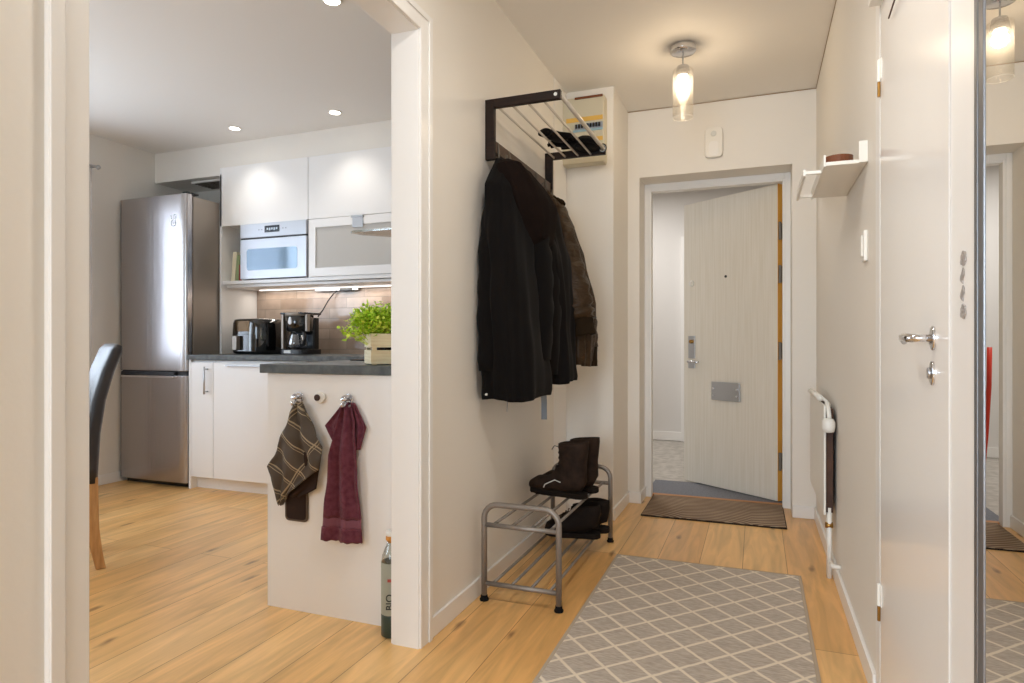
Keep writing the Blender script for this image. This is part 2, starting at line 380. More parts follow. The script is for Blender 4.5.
# ------------------------------------------------------------------ the shell
HL, HR, YE, CH = -1.035, .315, 4.0, 2.45
KL, KB, KF, KI = -4.315, 3.93, -.35, -1.125     # kitchen left wall, back wall, front wall, inner face of shared wall
struct('floor', bx(-4.6, 2.4, -3.7, 4.27, -.08, 0), 'oak_floor')
struct('floor_stairwell', bx(-2.6, 1.5, 4.27, 6.9, -.08, -.004), 'stair_stone')
struct('ceiling', bx(-4.6, 2.4, -3.7, 4.25, CH, CH+.12), 'ceiling_paint')
struct('ceiling_stairwell', bx(-2.6, 1.5, 4.25, 6.9, 2.55, 2.67), 'ceiling_paint')
b = bx(KI, HL, -.35, .68, 0, CH); box(b, KI, HL, 1.875, 4.25, 0, CH); box(b, KI, HL, .68, 1.875, 2.065, CH)
struct('wall_left', b, 'wall_paint')
RD0, RD1, RDZ = 1.285, 1.985, 2.0
b = bx(HR, HR+.1, -.35, RD0, 0, CH); box(b, HR, HR+.1, RD1, 4.25, 0, CH); box(b, HR, HR+.1, RD0, RD1, RDZ+.01, CH); box(b, HR+.1, HR+.14, RD0-.2, RD1+.2, 0, CH)
struct('wall_right', b, 'wall_paint')
NX0, NX1, NZ = -.684, .19, 2.03
b = bx(HL, NX0, YE, 4.25, 0, CH); box(b, NX1, HR, YE, 4.25, 0, CH); box(b, NX0, NX1, YE, 4.25, NZ, CH)
struct('wall_end', b, 'wall_paint')
struct('wall_pillar', bx(HL, -.757, 3.57, YE, 0, CH), 'wall_paint')
b = bx(KL, KI, KB, KB+.12, 0, CH); struct('wall_kitchen_back', b, 'wall_paint')
WY0, WY1, WZ0, WZ1 = 1.15, 2.85, .85, 2.12
b = bx(KL-.2, KL, KF, WY0, 0, CH); box(b, KL-.2, KL, WY1, KB+.12, 0, CH); box(b, KL-.2, KL, WY0, WY1, 0, WZ0); box(b, KL-.2, KL, WY0, WY1, WZ1, CH)
struct('wall_kitchen_left', b, 'wall_paint')
FX0, FX1 = -3.6, -1.6
b = bx(KL-.2, FX0, KF-.2, KF, 0, CH); box(b, FX1, KI, KF-.2, KF, 0, CH); box(b, FX0, FX1, KF-.2, KF, 0, .85); box(b, FX0, FX1, KF-.2, KF, 2.15, CH)
struct('wall_kitchen_front', b, 'wall_paint')
# living room behind the camera
b = bx(-2.6, -2.5, -3.7, -.35, 0, CH); struct('wall_living_left', b, 'wall_paint')
b = bx(2.2, 2.3, -3.7, -.35, 0, CH); struct('wall_living_right', b, 'wall_paint')
b = bx(-2.6, KI, -.75, -.56, 0, CH); box(b, HR+.1, 2.3, -.45, -.35, 0, CH); struct('wall_living_front', b, 'wall_paint')
b = bx(-2.6, -2.4, -3.7, -3.6, 0, CH); box(b, .6, 2.3, -3.7, -3.6, 0, CH); box(b, -2.4, .6, -3.7, -3.6, 0, .5); box(b, -2.4, .6, -3.7, -3.6, 2.2, CH)
struct('wall_living_back', b, 'wall_paint')
# stairwell
b = bx(-2.6, 1.5, 6.7, 6.82, 0, 2.55); struct('wall_stairwell_back', b, 'stair_paint')
b = bx(-2.6, -2.5, 4.27, 6.7, 0, 2.55); struct('wall_stairwell_left', b, 'stair_paint')
b = bx(1.4, 1.5, 4.27, 6.7, 0, 2.55); struct('wall_stairwell_right', b, 'stair_paint')
b = bx(-2.6, NX0, 4.25, 4.3, 0, 2.55); box(b, NX1, 1.5, 4.25, 4.3, 0, 2.55); box(b, NX0, NX1, 4.25, 4.3, NZ, 2.55)
struct('wall_stairwell_front', b, 'stair_paint')

def window(name, fn, a0, a1, z0, z1, n):
    """fn maps (along, depth, z) boxes"""
    bmf = BM(); w = .05
    for r in ((a0, a1, z0, z0+w), (a0, a1, z1-w, z1), (a0, a0+w, z0, z1), (a1-w, a1, z0, z1)):
        fn(bmf, r[0], r[1], .06, .12, r[2], r[3])
    for i in range(1, n):
        c = a0+(a1-a0)*i/n; fn(bmf, c-.035, c+.035, .06, .12, z0+w, z1-w)
    o = struct(name, bmf, 'trim_paint')
    g = BM(); fn(g, a0+w, a1-w, .086, .092, z0+w, z1-w); obj('pane', g, 'window_glass', o)
    s = BM(); fn(s, a0-.03, a1+.03, -.06, .06, z0-.03, z0-.001); obj('window_sill', s, 'trim_paint', o, bevel=.004)
window('window_1', lambda m, a, c, d, e, z, t: box(m, KL-e, KL-d, a, c, z, t), WY0, WY1, WZ0, WZ1, 2)
window('window_2', lambda m, a, c, d, e, z, t: box(m, a, c, KF-e, KF-d, z, t), FX0, FX1, .85, 2.15, 2)
window('window_3', lambda m, a, c, d, e, z, t: box(m, a, c, -3.6-e+.02, -3.6-d+.02, z, t), -2.4, .6, .5, 2.2, 3)

# baseboards
BH = .07
def base(name, bm): return struct(name, bm, 'trim_paint', bevel=.003)
base('baseboard_left', bx(HL, HL+.012, 1.912, 3.33, 0, BH))
b = bx(HR-.012, HR, 2.035, YE, 0, BH); base('baseboard_right', b)
base('baseboard_right_near', bx(HR-.012, HR, -.33, -.225, 0, BH))
b = bx(-.757, NX0, YE-.012, YE, 0, BH); box(b, NX1+.0, HR, YE-.012, YE, 0, BH); base('baseboard_end', b)
b = bx(HL+.02, -.745, 3.558, 3.57, 0, BH); box(b, -.757, -.745, 3.57, YE, 0, BH); base('baseboard_pillar', b)
b = bx(NX0, NX0+.012, YE-.012, 4.2, 0, BH); base('baseboard_niche', b)
base('baseboard_kitchen_left', bx(KL, KL+.012, KF, KB, 0, BH))
base('baseboard_stairwell', bx(-2.5, -.72, 6.688, 6.7, 0, .09))

# opening to the kitchen: lining + casing
b = bx(KI-.004, HL+.003, 1.835, 1.875, 0, 2.025)
box(b, KI-.004, HL+.003, .68, .725, 0, 2.025); box(b, KI-.004, HL+.003, .725, 1.835, 2.025, 2.065)
struct('trim_1', b, 'trim_paint', label='white lining of the wide opening to the kitchen')
b = bx(HL, HL+.012, 1.838, 1.91, 0, 2.09); box(b, HL+.012, HL+.017, 1.888, 1.91, 0, 2.09)
box(b, HL, HL+.012, .665, .73, 0, 2.09); box(b, HL+.012, HL+.017, .665, .688, 0, 2.09)
box(b, HL, HL+.012, .73, 1.838, 2.028, 2.09); box(b, HL+.012, HL+.017, .688, 1.888, 2.07, 2.09)
struct('trim_2', b, 'trim_paint', bevel=.002, label='white casing round the kitchen opening, hall side')
b = bx(KI-.012, KI, 1.838, 1.91, 0, 2.09); box(b, KI-.012, KI, .665, .73, 0, 2.09); box(b, KI-.012, KI, .73, 1.838, 2.028, 2.09)
struct('trim_3', b, 'trim_paint', bevel=.002)
struct('trim_4', bx(HL, HL+.004, 3.33, 3.568, 0, CH), 'trim_paint', bevel=.003, label='pale boxed-in strip on the left wall next to the pillar')
# brown crack lines at the ceiling
b = BM()
tube(b, [(-.757, 3.997, CH-.004), (-.4, 3.996, CH-.006), (0, 3.997, CH-.004), (HR, 3.996, CH-.005)], .0024, 6)
tube(b, [(HR-.002, 4.0, CH-.004), (HR-.003, 3.2, CH-.004), (HR-.002, 2.4, CH-.003), (HR-.002, 1.2, CH-.003)], .0015, 6)
struct('trim_5', b, 'crack_brown')
struct('trim_6', bx(NX0, NX1, 4.235, 4.272, -.002, .012), 'threshold_oak', bevel=.003, label='worn oak threshold under the entry door')

# entry door frame in the niche
b = bx(NX0, NX0+.03, 4.19, 4.29, 0, NZ); box(b, NX1-.034, NX1, 4.19, 4.29, 0, NZ); box(b, NX0+.03, NX1-.034, 4.19, 4.29, NZ-.035, NZ)
box(b, NX0+.03, NX0+.045, 4.19, 4.25, 0, NZ-.035); box(b, NX1-.045, NX1-.034, 4.19, 4.25, 0, NZ-.035); box(b, NX0+.045, NX1-.045, 4.19, 4.25, NZ-.05, NZ-.035)
struct('trim_7', b, 'trim_paint', bevel=.002, label='white frame of the entry door')

# entry door (door_1): slab local x from hinge to free edge
dl = math.hypot(.493+.123, .45)
ang = math.atan2(.45, -.616)
d1 = bpy.data.objects.new('door_1', None); COL.objects.link(d1); d1['kind'] = 'structure'; d1.location = (.123, 4.31, 0); d1.rotation_euler = (0, 0, ang)
d1['label'] = 'pale wood-grained entry door standing open outwards'
# local +x to free edge, outward (away from hall) = local -y? world outward (.59,.81); local y axis = (-sin a, cos a) = (-.59,-.81)
obj('door_slab', bx(.003, dl, -.045, 0, .012, 1.995), 'entry_door_grain', d1, local=True, bevel=.002)
obj('door_edge', bx(0, .003, -.0445, -.0005, .012, 1.995), 'orange_wood', d1, local=True, label='orange raw wood hinge edge')
for z in (1.70, 1.43, .95, .26):
    b = BM(); box(b, -.006, 0, -.042, -.012, z-.05, z+.05); tube(b, [(-.008, -.008, z-.055), (-.008, -.008, z+.055)], .009, 10)
    obj('hinge', b, 'dark_steel', d1, local=True)
b = bx(dl-.105, dl-.045, 0, .006, .89, 1.05); o = obj('lock_plate', b, 'brushed', d1, local=True, bevel=.002)
b = BM(); disc_y(b, dl-.078, .006, .022, 1.01, .013); obj('thumb_turn', b, 'brass', o, local=True)
o = bx(dl-.105, dl-.045, 0, .006, .82, .875); o = obj('handle_plate', o, 'brushed', d1, local=True, bevel=.002)
b = BM(); tube(b, [(dl-.07, .005, .868), (dl-.07, .04, .868), (dl-.1, .048, .868), (dl-.17, .048, .866)], .008, 10); obj('door_handle', b, 'chrome', o, local=True, smooth=True)
b = BM(); disc_y(b, dl-.075, 0, .012, 1.425, .022); disc_y(b, dl-.075, .012, .02, 1.425, .014); obj('deadbolt', b, 'white_plastic', d1, local=True, bevel=.002)
b = BM(); disc_y(b, .395, 0, .004, 1.45, .009); obj('peephole', b, 'peep_black', d1, local=True)
o = obj('mail_flap', bx(.275, .505, .004, .016, .61, .735), 'brushed', d1, local=True, bevel=.003)
b = BM()
for x in (.295, .485):
    for z in (.645, .69): disc_y(b, x, .016, .021, z, .007, 12)
obj('flap_screw', b, 'chrome', o, local=True)

# neighbour door across the stairwell (door_3)
b = bx(-.72, -.66, 6.66, 6.7, 0, 2.08); box(b, .2, .26, 6.66, 6.7, 0, 2.08); box(b, -.66, .2, 6.66, 6.7, 2.02, 2.08)
struct('door_3', b, 'trim_paint', bevel=.003); d3 = bpy.data.objects['door_3']
obj('door_slab', bx(-.655, .195, 6.675, 6.698, .01, 2.015), 'cream_plastic', d3)
b = BM(); disc_y(b, -.6, 6.655, 6.675, 1.0, .025); obj('door_handle', b, 'brushed', d3)

# right interior door (door_2)
b = bx(HR-.004, HR+.045, RD0+.022, RD1-.022, .006, RDZ-.015)
d2 = struct('door_2', b, 'door_paint'); d2['label'] = 'glossy white interior door in the right wall'
fr = BM()
box(fr, HR-.005, HR+.06, RD1-.018, RD1+.045, 0, RDZ+.06); box(fr, HR-.005, HR+.06, 1.158, RD0-.013, 0, RDZ+.06); box(fr, HR-.001, HR+.06, RD0-.013, RD0+.02, 0, RDZ+.06)
box(fr, HR-.005, HR+.06, RD0+.018, RD1-.018, RDZ-.012, RDZ+.06)
struct('trim_8', fr, 'trim_paint', label='white casing round the interior door')
for z in (1.735, .32):
    b = BM(); tube(b, [(HR-.007, RD1-.02, z-.03), (HR-.007, RD1-.02, z+.03)], .005, 10); box(b, HR-.006, HR-.003, RD1-.04, RD1-.02, z-.028, z+.028)
    obj('hinge', b, 'white_plastic', d2, bevel=.001)
    b = BM(); tube(b, [(HR-.007, RD1-.021, z-.07), (HR-.007, RD1-.021, z-.031)], .0045, 8)
    obj('hinge_pin', b, 'brass', d2)
# handle: oval rose, lever
b = BM(); disc_x(b, HR-.009, HR, 1.405, 1.009, .016, 24, .023); r = obj('handle_rose', b, 'chrome', d2, bevel=.003)
b = BM(); tube(b, [(HR-.004, 1.405, 1.009), (HR-.032, 1.405, 1.009), (HR-.04, 1.412, 1.009), (HR-.041, 1.43, 1.01), (HR-.041, 1.475, 1.012), (HR-.038, 1.50, 1.011), (HR-.030, 1.525, 1.003)], [.007, .007, .008, .009, .008, .0075, .0065], 12)
obj('door_handle', b, 'chrome', r, smooth=True)
b = BM(); disc_x(b, HR-.009, HR, 1.41, .943, .015, 24, .023); r = obj('lock_rose', b, 'chrome', d2, bevel=.003)
b = BM(); disc_x(b, HR-.014, HR-.009, 1.41, .943, .008, 16, .011); obj('lock_cylinder', b, 'brushed', r, bevel=.002)
# door closer corner at the top of the door, thin rod
b = bx(HR-.035, HR, 1.86, 1.955, 1.905, 1.955); box(b, HR-.03, HR, 1.88, 1.94, 1.955, 1.985)
o = obj('door_closer', b, 'white_plastic', d2, bevel=.004)
b = BM(); tube(b, [(HR-.012, 1.80, 1.80), (HR-.014, 1.73, 1.802), (HR-.016, 1.5, 1.81)], .002, 6); obj('closer_rod', b, 'rust_brown', o)

# four silver flower decals on the casing near the mirror
def decal(y, z, leaf):
    b = BM(); x = HR-.0052
    if leaf:
        pts = [(x, y+.012*math.sin(PI*t)*s+.004*math.sin(2*PI*t), z-.013+.026*t) for s, rng in ((1, range(11)), (-.35, range(9, 0, -1))) for t in [i/10 for i in rng]]
        prism(b, pts, (-.0018, 0, 0))
    else:
        for k in range(6):
            a = k*PI/3+.3
            disc_x(b, x-.0015-.0002*k, x, y+.009*math.cos(a), z+.0075*math.sin(a), .0055, 12, .005)
        disc_x(b, x-.003, x, y, z, .005, 12, .004)
    return b
for y, z, lf, lab in ((1.214, 1.136, 0, 'silver flower decal at the top of four on the white casing'), (1.216, 1.108, 1, 'silver leaf decal under the top flower on the white casing'),
                      (1.216, 1.080, 1, 'silver leaf decal just above the bottom flower on the white casing'), (1.214, 1.051, 0, 'silver flower decal at the bottom of four on the white casing')):
    tag(obj('wall_decal', decal(y, z, lf), 'decal_silver'), lab, 'decal', 'silver decals on the door casing')

# mirror along the right wall
t = thing('wall_mirror', 'tall mirror with a grey metal edge beside the casing on the right wall', 'mirror', (HR, .6, 0))
obj('mirror_glass', bx(.3035, .308, -.2, 1.092, .012, 2.3), 'mirror_silver', t)
b = bx(.301, .315, 1.118, 1.132, .0, 2.32); box(b, .3025, .315, 1.105, 1.118, .0, 2.32); box(b, .3015, .315, 1.092, 1.105, .0, 2.32); box(b, .3015, .315, -.22, -.2, 0, 2.32); box(b, .3015, .315, -.2, 1.092, 2.3, 2.32); box(b, .3015, .315, -.2, 1.092, 0, .012)
obj('mirror_frame', b, 'aluminium', t, bevel=.0015)

# ------------------------------------------------------------------ kitchen
# soffit
b = bx(KL, KI, 3.59, KB, 2.225, CH); struct('ceiling_soffit', b, 'wall_paint')
b = bx(-4.02, -3.70, 3.66, 3.86, 2.213, 2.225)
v = tag(obj('ceiling_vent', b, 'white_plastic'), 'flat ventilation grille in the soffit above the fridge', 'vent')
b = BM()
for i in range(6): box(b, -4.0, -3.72, 3.675+i*.03, 3.69+i*.03, 2.209, 2.2135)
obj('slats', b, 'vent_dark', v)
# tile
struct('wall_tile', bx(-3.63, KI, KB-.008, KB, .92, 1.44), 'backsplash_tile', label='glossy brown brick-format tiles behind the worktop')

# fridge
t = thing('fridge_freezer', 'tall stainless steel fridge freezer beside the white kitchen cabinets', 'fridge', (-3.985, 3.6, 0))
fx0, fx1 = -4.295, -3.652
obj('body', bx(fx0+.01, fx1-.006, 3.345, 3.9, .03, 2.02), 'steel_side', t, bevel=.006)
def fdoor(z0, z1):
    b = BM(); n = 10; prof = []
    for i in range(n+1):
        u = i/n; x = fx0+.012+(fx1-fx0-.024)*u; y = 3.282-.006*math.sin(PI*u)+.0
        prof.append((x, y))
    pts = [(fx0, 3.335), (fx0, 3.292)]+prof+[(fx1, 3.292), (fx1, 3.335)]
    return prism(b, [(x, y, z0) for x, y in pts], (0, 0, z1-z0))
u = obj('upper_door', fdoor(.805, 2.03), 'steel', t, bevel=.004); l = obj('lower_door', fdoor(.035, .775), 'steel', t, bevel=.004)
obj('handle_slot', bx(fx0+.01, fx1-.01, 3.30, 3.34, .775, .805), 'dark_slot', t)
b = bx(fx0+.03, fx1-.1, 3.262, 3.284, .757, .772); obj('lip_handle', b, 'chrome', l, bevel=.004)
b = bx(fx0+.03, fx0+.05, 3.27, 3.284, .757, .79); box(b, fx0+.03, fx1-.1, 3.272, 3.3, .776, .80); obj('grip_recess', b, 'dark_slot', l, bevel=.002)
obj('hinge_cover', bx(fx1-.06, fx1-.01, 3.3, 3.4, 2.031, 2.046), 'black_plastic', t, bevel=.004)
obj('kick_grille', bx(fx0+.02, fx1-.02, 3.33, 3.36, .0, .034), 'black_plastic', t)
R_front = Matrix.Rotation(PI/2, 3, 'X')
text('logo_letters', 'LG', .045, 'logo_white', u, (-3.765, 3.2765, 1.872), R_front)
b = BM(); tube(b, [(-3.765+.022*math.cos(a*PI/12), 3.277, 1.83+.022*math.sin(a*PI/12)) for a in range(24)], .0018, 6, closed=True)
tube(b, [(-3.765, 3.277, 1.84), (-3.765, 3.277, 1.823), (-3.757, 3.277, 1.823)], .0018, 6); tube(b, [(-3.752, 3.277, 1.83), (-3.744, 3.277, 1.83)], .0018, 6)
obj('round_emblem', b, 'logo_white', u)

# tall side panel
t = tag(obj('cabinet_side_panel', bx(-3.648, -3.63, 3.3, 3.92, 0, .885), 'cabinet_white'), 'white side panel between fridge and base cabinets', 'panel')
t = tag(obj('upright_panel', bx(-3.648, -3.63, 3.57, 3.92, .921, 2.22), 'cabinet_white'), 'tall white upright panel standing on the worktop end under the upper cabinets', 'panel')

# upper lift-up cabinets
def upper(x0, x1, lab):
    t = thing('upper_cabinet', lab, 'cabinet', ((x0+x1)/2, 3.75, 1.86), group='flush white cabinets in the top row')
    obj('body', bx(x0+.002, x1-.002, 3.592, 3.925, 1.856, 2.222), 'cabinet_white', t)
    obj('door', bx(x0+.0015, x1-.0015, 3.57, 3.589, 1.845, 2.272), 'cabinet_gloss', t, bevel=.0015)
upper(-3.648+.018-.018, -2.864, 'white flush upper cabinet directly above the microwave')
upper(-2.862, -2.062, 'white flush upper cabinet above the frosted glass flap')
# microwave housing
t = thing('microwave_cabinet', 'open white cabinet housing the built-in microwave', 'cabinet', (-3.25, 3.75, 1.44))
b = bx(-3.629, -2.864, 3.58, 3.925, 1.425, 1.449); obj('shelf', b, 'cabinet_white', t, bevel=.001)
b = bx(-3.629, -2.864, 3.905, 3.925, 1.45, 1.855); box(b, -2.88, -2.866, 3.6, 3.904, 1.45, 1.854); box(b, -3.47, -3.458, 3.6, 3.904, 1.45, 1.854); obj('back_panel', b, 'cabinet_white', t)
# microwave
t = thing('microwave', 'silver-white built-in microwave with a dark glass window', 'microwave', (-3.155, 3.6, 1.45))
mx0, mx1 = -3.444, -2.868
obj('body', bx(mx0+.02, mx1-.005, 3.576, 3.85, 1.455, 1.84), 'grey_mark', t)
cp = obj('control_panel', bx(mx0, mx1, 3.557, 3.575, 1.745, 1.843), 'appliance_white', t, bevel=.003)
obj('gap_strip', bx(mx0+.002, mx1-.002, 3.562, 3.575, 1.733, 1.746), 'dark_slot', t)
dr = obj('door', bx(mx0, mx1, 3.557, 3.575, 1.454, 1.734), 'appliance_white', t, bevel=.003)
b = prism(BM(), [(x, 3.5555, z) for x, z in rrect(mx0+.06, mx1-.075, 1.515, 1.665, .02)], (0, .004, 0)); obj('door_window', b, 'microwave_window', dr)
o = obj('display', bx(-3.225, -3.095, 3.5555, 3.558, 1.775, 1.822), 'display_dark', cp, bevel=.002)
b = BM()
for k in range(5): box(b, -3.205+k*.02, -3.192+k*.02, 3.5545, 3.5556, 1.792-.004*(k % 2), 1.806)
obj('display_segments', b, 'display_mark', o)
b = BM()
for x in (-3.275, -3.25, -3.065, -3.04):
    obj('button', disc_y(BM(), x, 3.5555, 3.558, 1.797, .005, 12), 'grey_mark', cp)
# frosted flap cabinet
t = thing('flap_cabinet', 'white upper cabinet with a frosted glass flap door beside the microwave', 'cabinet', (-2.46, 3.75, 1.45))
x0, x1 = -2.862, -2.062
b = bx(x0+.001, x0+.017, 3.592, 3.925, 1.45, 1.855); box(b, x1-.018, x1, 3.592, 3.925, 1.45, 1.855); box(b, x0+.018, x1-.018, 3.592, 3.925, 1.45, 1.466); box(b, x0+.018, x1-.018, 3.905, 3.925, 1.466, 1.855); box(b, x0+.018, x1-.018, 3.6, 3.925, 1.838, 1.855)
obj('body', b, 'cabinet_white', t)
b = bx(x0+.003, x1-.001, 3.57, 3.59, 1.452, 1.51); box(b, x0+.003, x1-.001, 3.57, 3.59, 1.785, 1.842); box(b, x0+.003, x0+.06, 3.57, 3.59, 1.51, 1.785); box(b, x1-.06, x1-.001, 3.57, 3.59, 1.51, 1.785)
d = obj('flap_frame', b, 'cabinet_gloss', t)
obj('frosted_pane', bx(x0+.06, x1-.06, 3.578, 3.584, 1.51, 1.785), 'frosted_glass', d)
b = bx(-2.50, -2.42, 3.566, 3.57, 1.765, 1.835); box(b, -2.505, -2.415, 3.553, 3.57, 1.83, 1.842); obj('handle', b, 'brushed', d, bevel=.001)
# continuous board under the uppers with light strip
t = thing('shelf_board', 'white board under the upper cabinets with a slim light strip', 'shelf', (-2.6, 3.75, 1.44))
obj('board', bx(-3.629, -2.062, 3.62, 3.925, 1.405, 1.424), 'cabinet_white', t)
obj('pelmet', bx(-2.864, -2.062, 3.578, 3.6, 1.425, 1.449), 'cabinet_white', t)
obj('light_strip', bx(-3.55, -2.1, 3.86, 3.88, 1.398, 1.405), 'strip_glow', t)

# books beside the microwave
for i, (x, w, h, m, lab) in enumerate(((-3.572, .036, .215, 'book_cream', 'cream cookbook leaning farthest from the microwave'), (-3.534, .026, .19, 'book_green', 'pale green booklet between the cream and the red book'), (-3.504, .026, .12, 'book_red', 'small red-spined book against the microwave'))):
    t = thing('cookbook', lab, 'book', (x, 3.68, 1.45), group='books beside the microwave')
    t.rotation_euler = (0, math.radians(5-i*2), 0)
    b = bx(-w/2, -w/2+.003, -.06, .06, 0.001, h); box(b, w/2-.003, w/2, -.06, .06, .001, h); box(b, -w/2+.003, w/2-.003, -.06, -.056, .001, h)
    obj('cover', b, m, t, local=True); obj('page_block', bx(-w/2+.003, w/2-.003, -.055, .055, .004, h-.004), 'book_cream', t, local=True)

# worktop, L shape
b = BM(); pts = [(-3.65, 3.28), (-1.77, 3.28), (-1.77, 1.925), (KI-.001, 1.925), (KI-.001, 3.921), (-3.65, 3.921)]
prism(b, [(x, y, .886) for x, y in pts], (0, 0, .034))
tag(obj('worktop', b, 'worktop', bevel=.002), 'dark slate-grey L-shaped worktop on the white base cabinets', 'worktop')
def base_cab(x0, x1, lab, kind):
    t = thing('base_cabinet', lab, 'cabinet', ((x0+x1)/2, 3.6, 0), group='white base cabinets along the tiled wall')
    obj('body', bx(x0+.001, x1-.001, 3.32, 3.92, .08, .882), 'cabinet_white', t)
    obj('plinth', bx(x0, x1, 3.355, 3.37, 0, .079), 'cabinet_white', t)
    if kind == 'bar':
        d = obj('door', bx(x0+.0015, x1-.0015, 3.3, 3.319, .085, .868), 'cabinet_gloss', t, bevel=.0015)
        b = BM(); xh = x1-.045
        tube(b, [(xh, 3.268, .655), (xh, 3.268, .84)], .006, 10)
        for z in (.672, .823): tube(b, [(xh, 3.268, z), (xh, 3.301, z)], .005, 8)
        obj('handle', b, 'brushed', d, smooth=True)
    else:
        d = obj('door', bx(x0+.0015, x1-.0015, 3.3, 3.319, .085, .868), 'cabinet_gloss', t, bevel=.0015)
        b = bx(x0+.12, x1-.12, 3.284, 3.3, .845, .852); obj('handle', b, 'brushed', d, bevel=.001)
base_cab(-3.629, -3.43, 'narrow white base cabinet with a vertical bar handle next to the fridge', 'bar')
base_cab(-3.429, -2.83, 'wide white base cabinet with a slim top grip beside the narrow one', 'grip')
base_cab(-2.829, -2.23, 'white base cabinet under the flap cabinet, hidden partly by the peninsula', 'grip')
base_cab(-2.229, -1.78, 'corner base cabinet where the worktop turns', 'grip')
# peninsula cabinets with end panel
t = thing('peninsula_cabinet', 'white cabinet run with a plain end panel carrying the towel hooks', 'cabinet', (-1.44, 2.6, 0))
obj('end_panel', bx(-1.742, KI-.002, 1.938, 1.956, 0, .885), 'cabinet_white', t)
obj('body', bx(-1.722, KI-.002, 1.957, 3.31, .08, .885), 'cabinet_white', t)
obj('plinth', bx(-1.68, -1.66, 1.957, 3.31, 0, .079), 'cabinet_white', t)
for i in range(3):
    y0 = 1.958+i*.45; d = obj('door', bx(-1.742, -1.723, y0+.002, y0+.447, .085, .868), 'cabinet_gloss', t)
    obj('handle', bx(-1.758, -1.743, y0+.1, y0+.35, .845, .852), 'brushed', d)
# hob on top
t = thing('induction_hob', 'black glass hob let into the peninsula worktop', 'hob', (-1.45, 2.75, .92))
obj('glass_top', bx(-1.71, -1.2, 2.42, 3.0, .9205, .926), 'hob_glass', t, bevel=.001)
for cx, cy, r in ((-1.58, 2.57, .09), (-1.33, 2.57, .07), (-1.58, 2.85, .07), (-1.33, 2.85, .1)):
    obj('zone_ring', tube(BM(), [(cx+r*math.cos(k*PI/16), cy+r*math.sin(k*PI/16), .9262) for k in range(32)], .0012, 4, closed=True), 'grey_mark', t)
# hood over it
t = thing('range_hood', 'cooker hood with a glass canopy above the hob', 'hood', (-1.35, 2.8, 1.5))
b = BM(); pts = [(-1.72, 2.44), (-1.70, 2.42), (KI-.003, 2.42), (KI-.003, 2.72), (-1.55, 2.64), (-1.70, 2.5)]
prism(b, [(x, y, 1.497) for x, y in pts], (0, 0, .008)); obj('glass_canopy', b, 'hood_glass', t)
obj('motor_box', bx(-1.5, KI-.003, 2.55, 2.9, 1.507, 1.56), 'brushed', t, bevel=.003)
obj('chimney', bx(-1.4, KI-.003, 2.62, 2.86, 1.561, 2.44), 'brushed', t, bevel=.002)

# air fryer
cx, cy = -3.345, 3.66
t = thing('air_fryer', 'glossy black air fryer on the worktop by the upright panel', 'air fryer', (cx, cy, .92))
def sq_ring(cx, cy, ax, ay, z, p=3.5, n=40):
    o = []
    for k in range(n):
        a = 2*PI*k/n; c, s = math.cos(a), math.sin(a)
        o.append((cx+ax*math.copysign(abs(c)**(2/p), c), cy+ay*math.copysign(abs(s)**(2/p), s), z))
    return o
b = BM(); rings = [sq_ring(cx, cy, ax, ay, z) for ax, ay, z in ((.13, .15, .921), (.155, .17, .93), (.16, .175, .95), (.16, .175, 1.06), (.157, .172, 1.14), (.15, .165, 1.165), (.12, .14, 1.172))]
ring_loft(b, rings); obj('body', b, 'black_gloss', t, smooth=True)
def curved(x0, x1, z0, z1, off):
    f = lambda x: cy-.173*(1-min(.999, abs((x-cx)/.157))**3.5)**(1/3.5)
    xs = [x0+(x1-x0)*i/12 for i in range(13)]; pts = [(x, f(x)-off, z0) for x in xs]+[(x, f(x)+.012, z0) for x in xs[::-1]]
    return prism(BM(), pts, (0, 0, z1-z0))
obj('control_panel', curved(cx-.08, cx+.05, 1.08, 1.155, .002), 'gold_sparkle_panel', t, label='dark control panel with gold sparkle put into its colour', bevel=.002)
d = obj('drawer', curved(cx-.11, cx+.10, .94, 1.06, .004), 'black_gloss', t, bevel=.003)
b = prism(BM(), [(x, 3.45, z) for x, z in rrect(cx-.07, cx-.03, .95, 1.05, .01)], (0, .034, 0)); obj('drawer_handle', b, 'steel_side', d, bevel=.003)

# coffee maker
cx, cy = -2.975, 3.66
t = thing('coffee_maker', 'black and steel drip coffee maker with a glass jug', 'coffee maker', (cx, cy, .92))
b = prism(BM(), [(x, y, .921) for x, y in rrect(cx-.12, cx+.115, 3.53, 3.74, .05)], (0, 0, .035)); obj('base', b, 'black_plastic', t, bevel=.004)
b = prism(BM(), [(x, y, .957) for x, y in rrect(cx-.105, cx+.08, 3.67, 3.74, .02)], (0, 0, .22)); obj('water_tank', b, 'black_plastic', t, bevel=.004)
b = BM(); lathe(b, [(.075, 1.075), (.09, 1.085), (.095, 1.19), (.08, 1.2)], cx, 3.62); obj('filter_basket', b, 'black_gloss', t, smooth=True)
b = BM(); lathe(b, [(.093, 1.185), (.094, 1.205), (.088, 1.21)], cx, 3.615); obj('steel_band', b, 'steel_side', t, smooth=True)
obj('side_bar', bx(cx-.118, cx-.098, 3.57, 3.6, .957, 1.2), 'steel_side', t, bevel=.004); obj('side_bar', bx(cx+.085, cx+.105, 3.57, 3.6, 1.08, 1.2), 'steel_side', t, bevel=.004)
b = prism(BM(), [(x, y, 1.198) for x, y in rrect(cx-.115, cx+.105, 3.54, 3.74, .03)], (0, 0, .012)); obj('lid', b, 'black_plastic', t, bevel=.003)
b = prism(BM(), [(cx+.015*math.cos(a), 3.518, 1.145+(.018*math.sin(a) if math.sin(a) < 0 else .034*math.sin(a)**2)) for a in [k*PI/12 for k in range(24)]], (0, .009, 0)); obj('drop_emblem', b, 'logo_white', t)
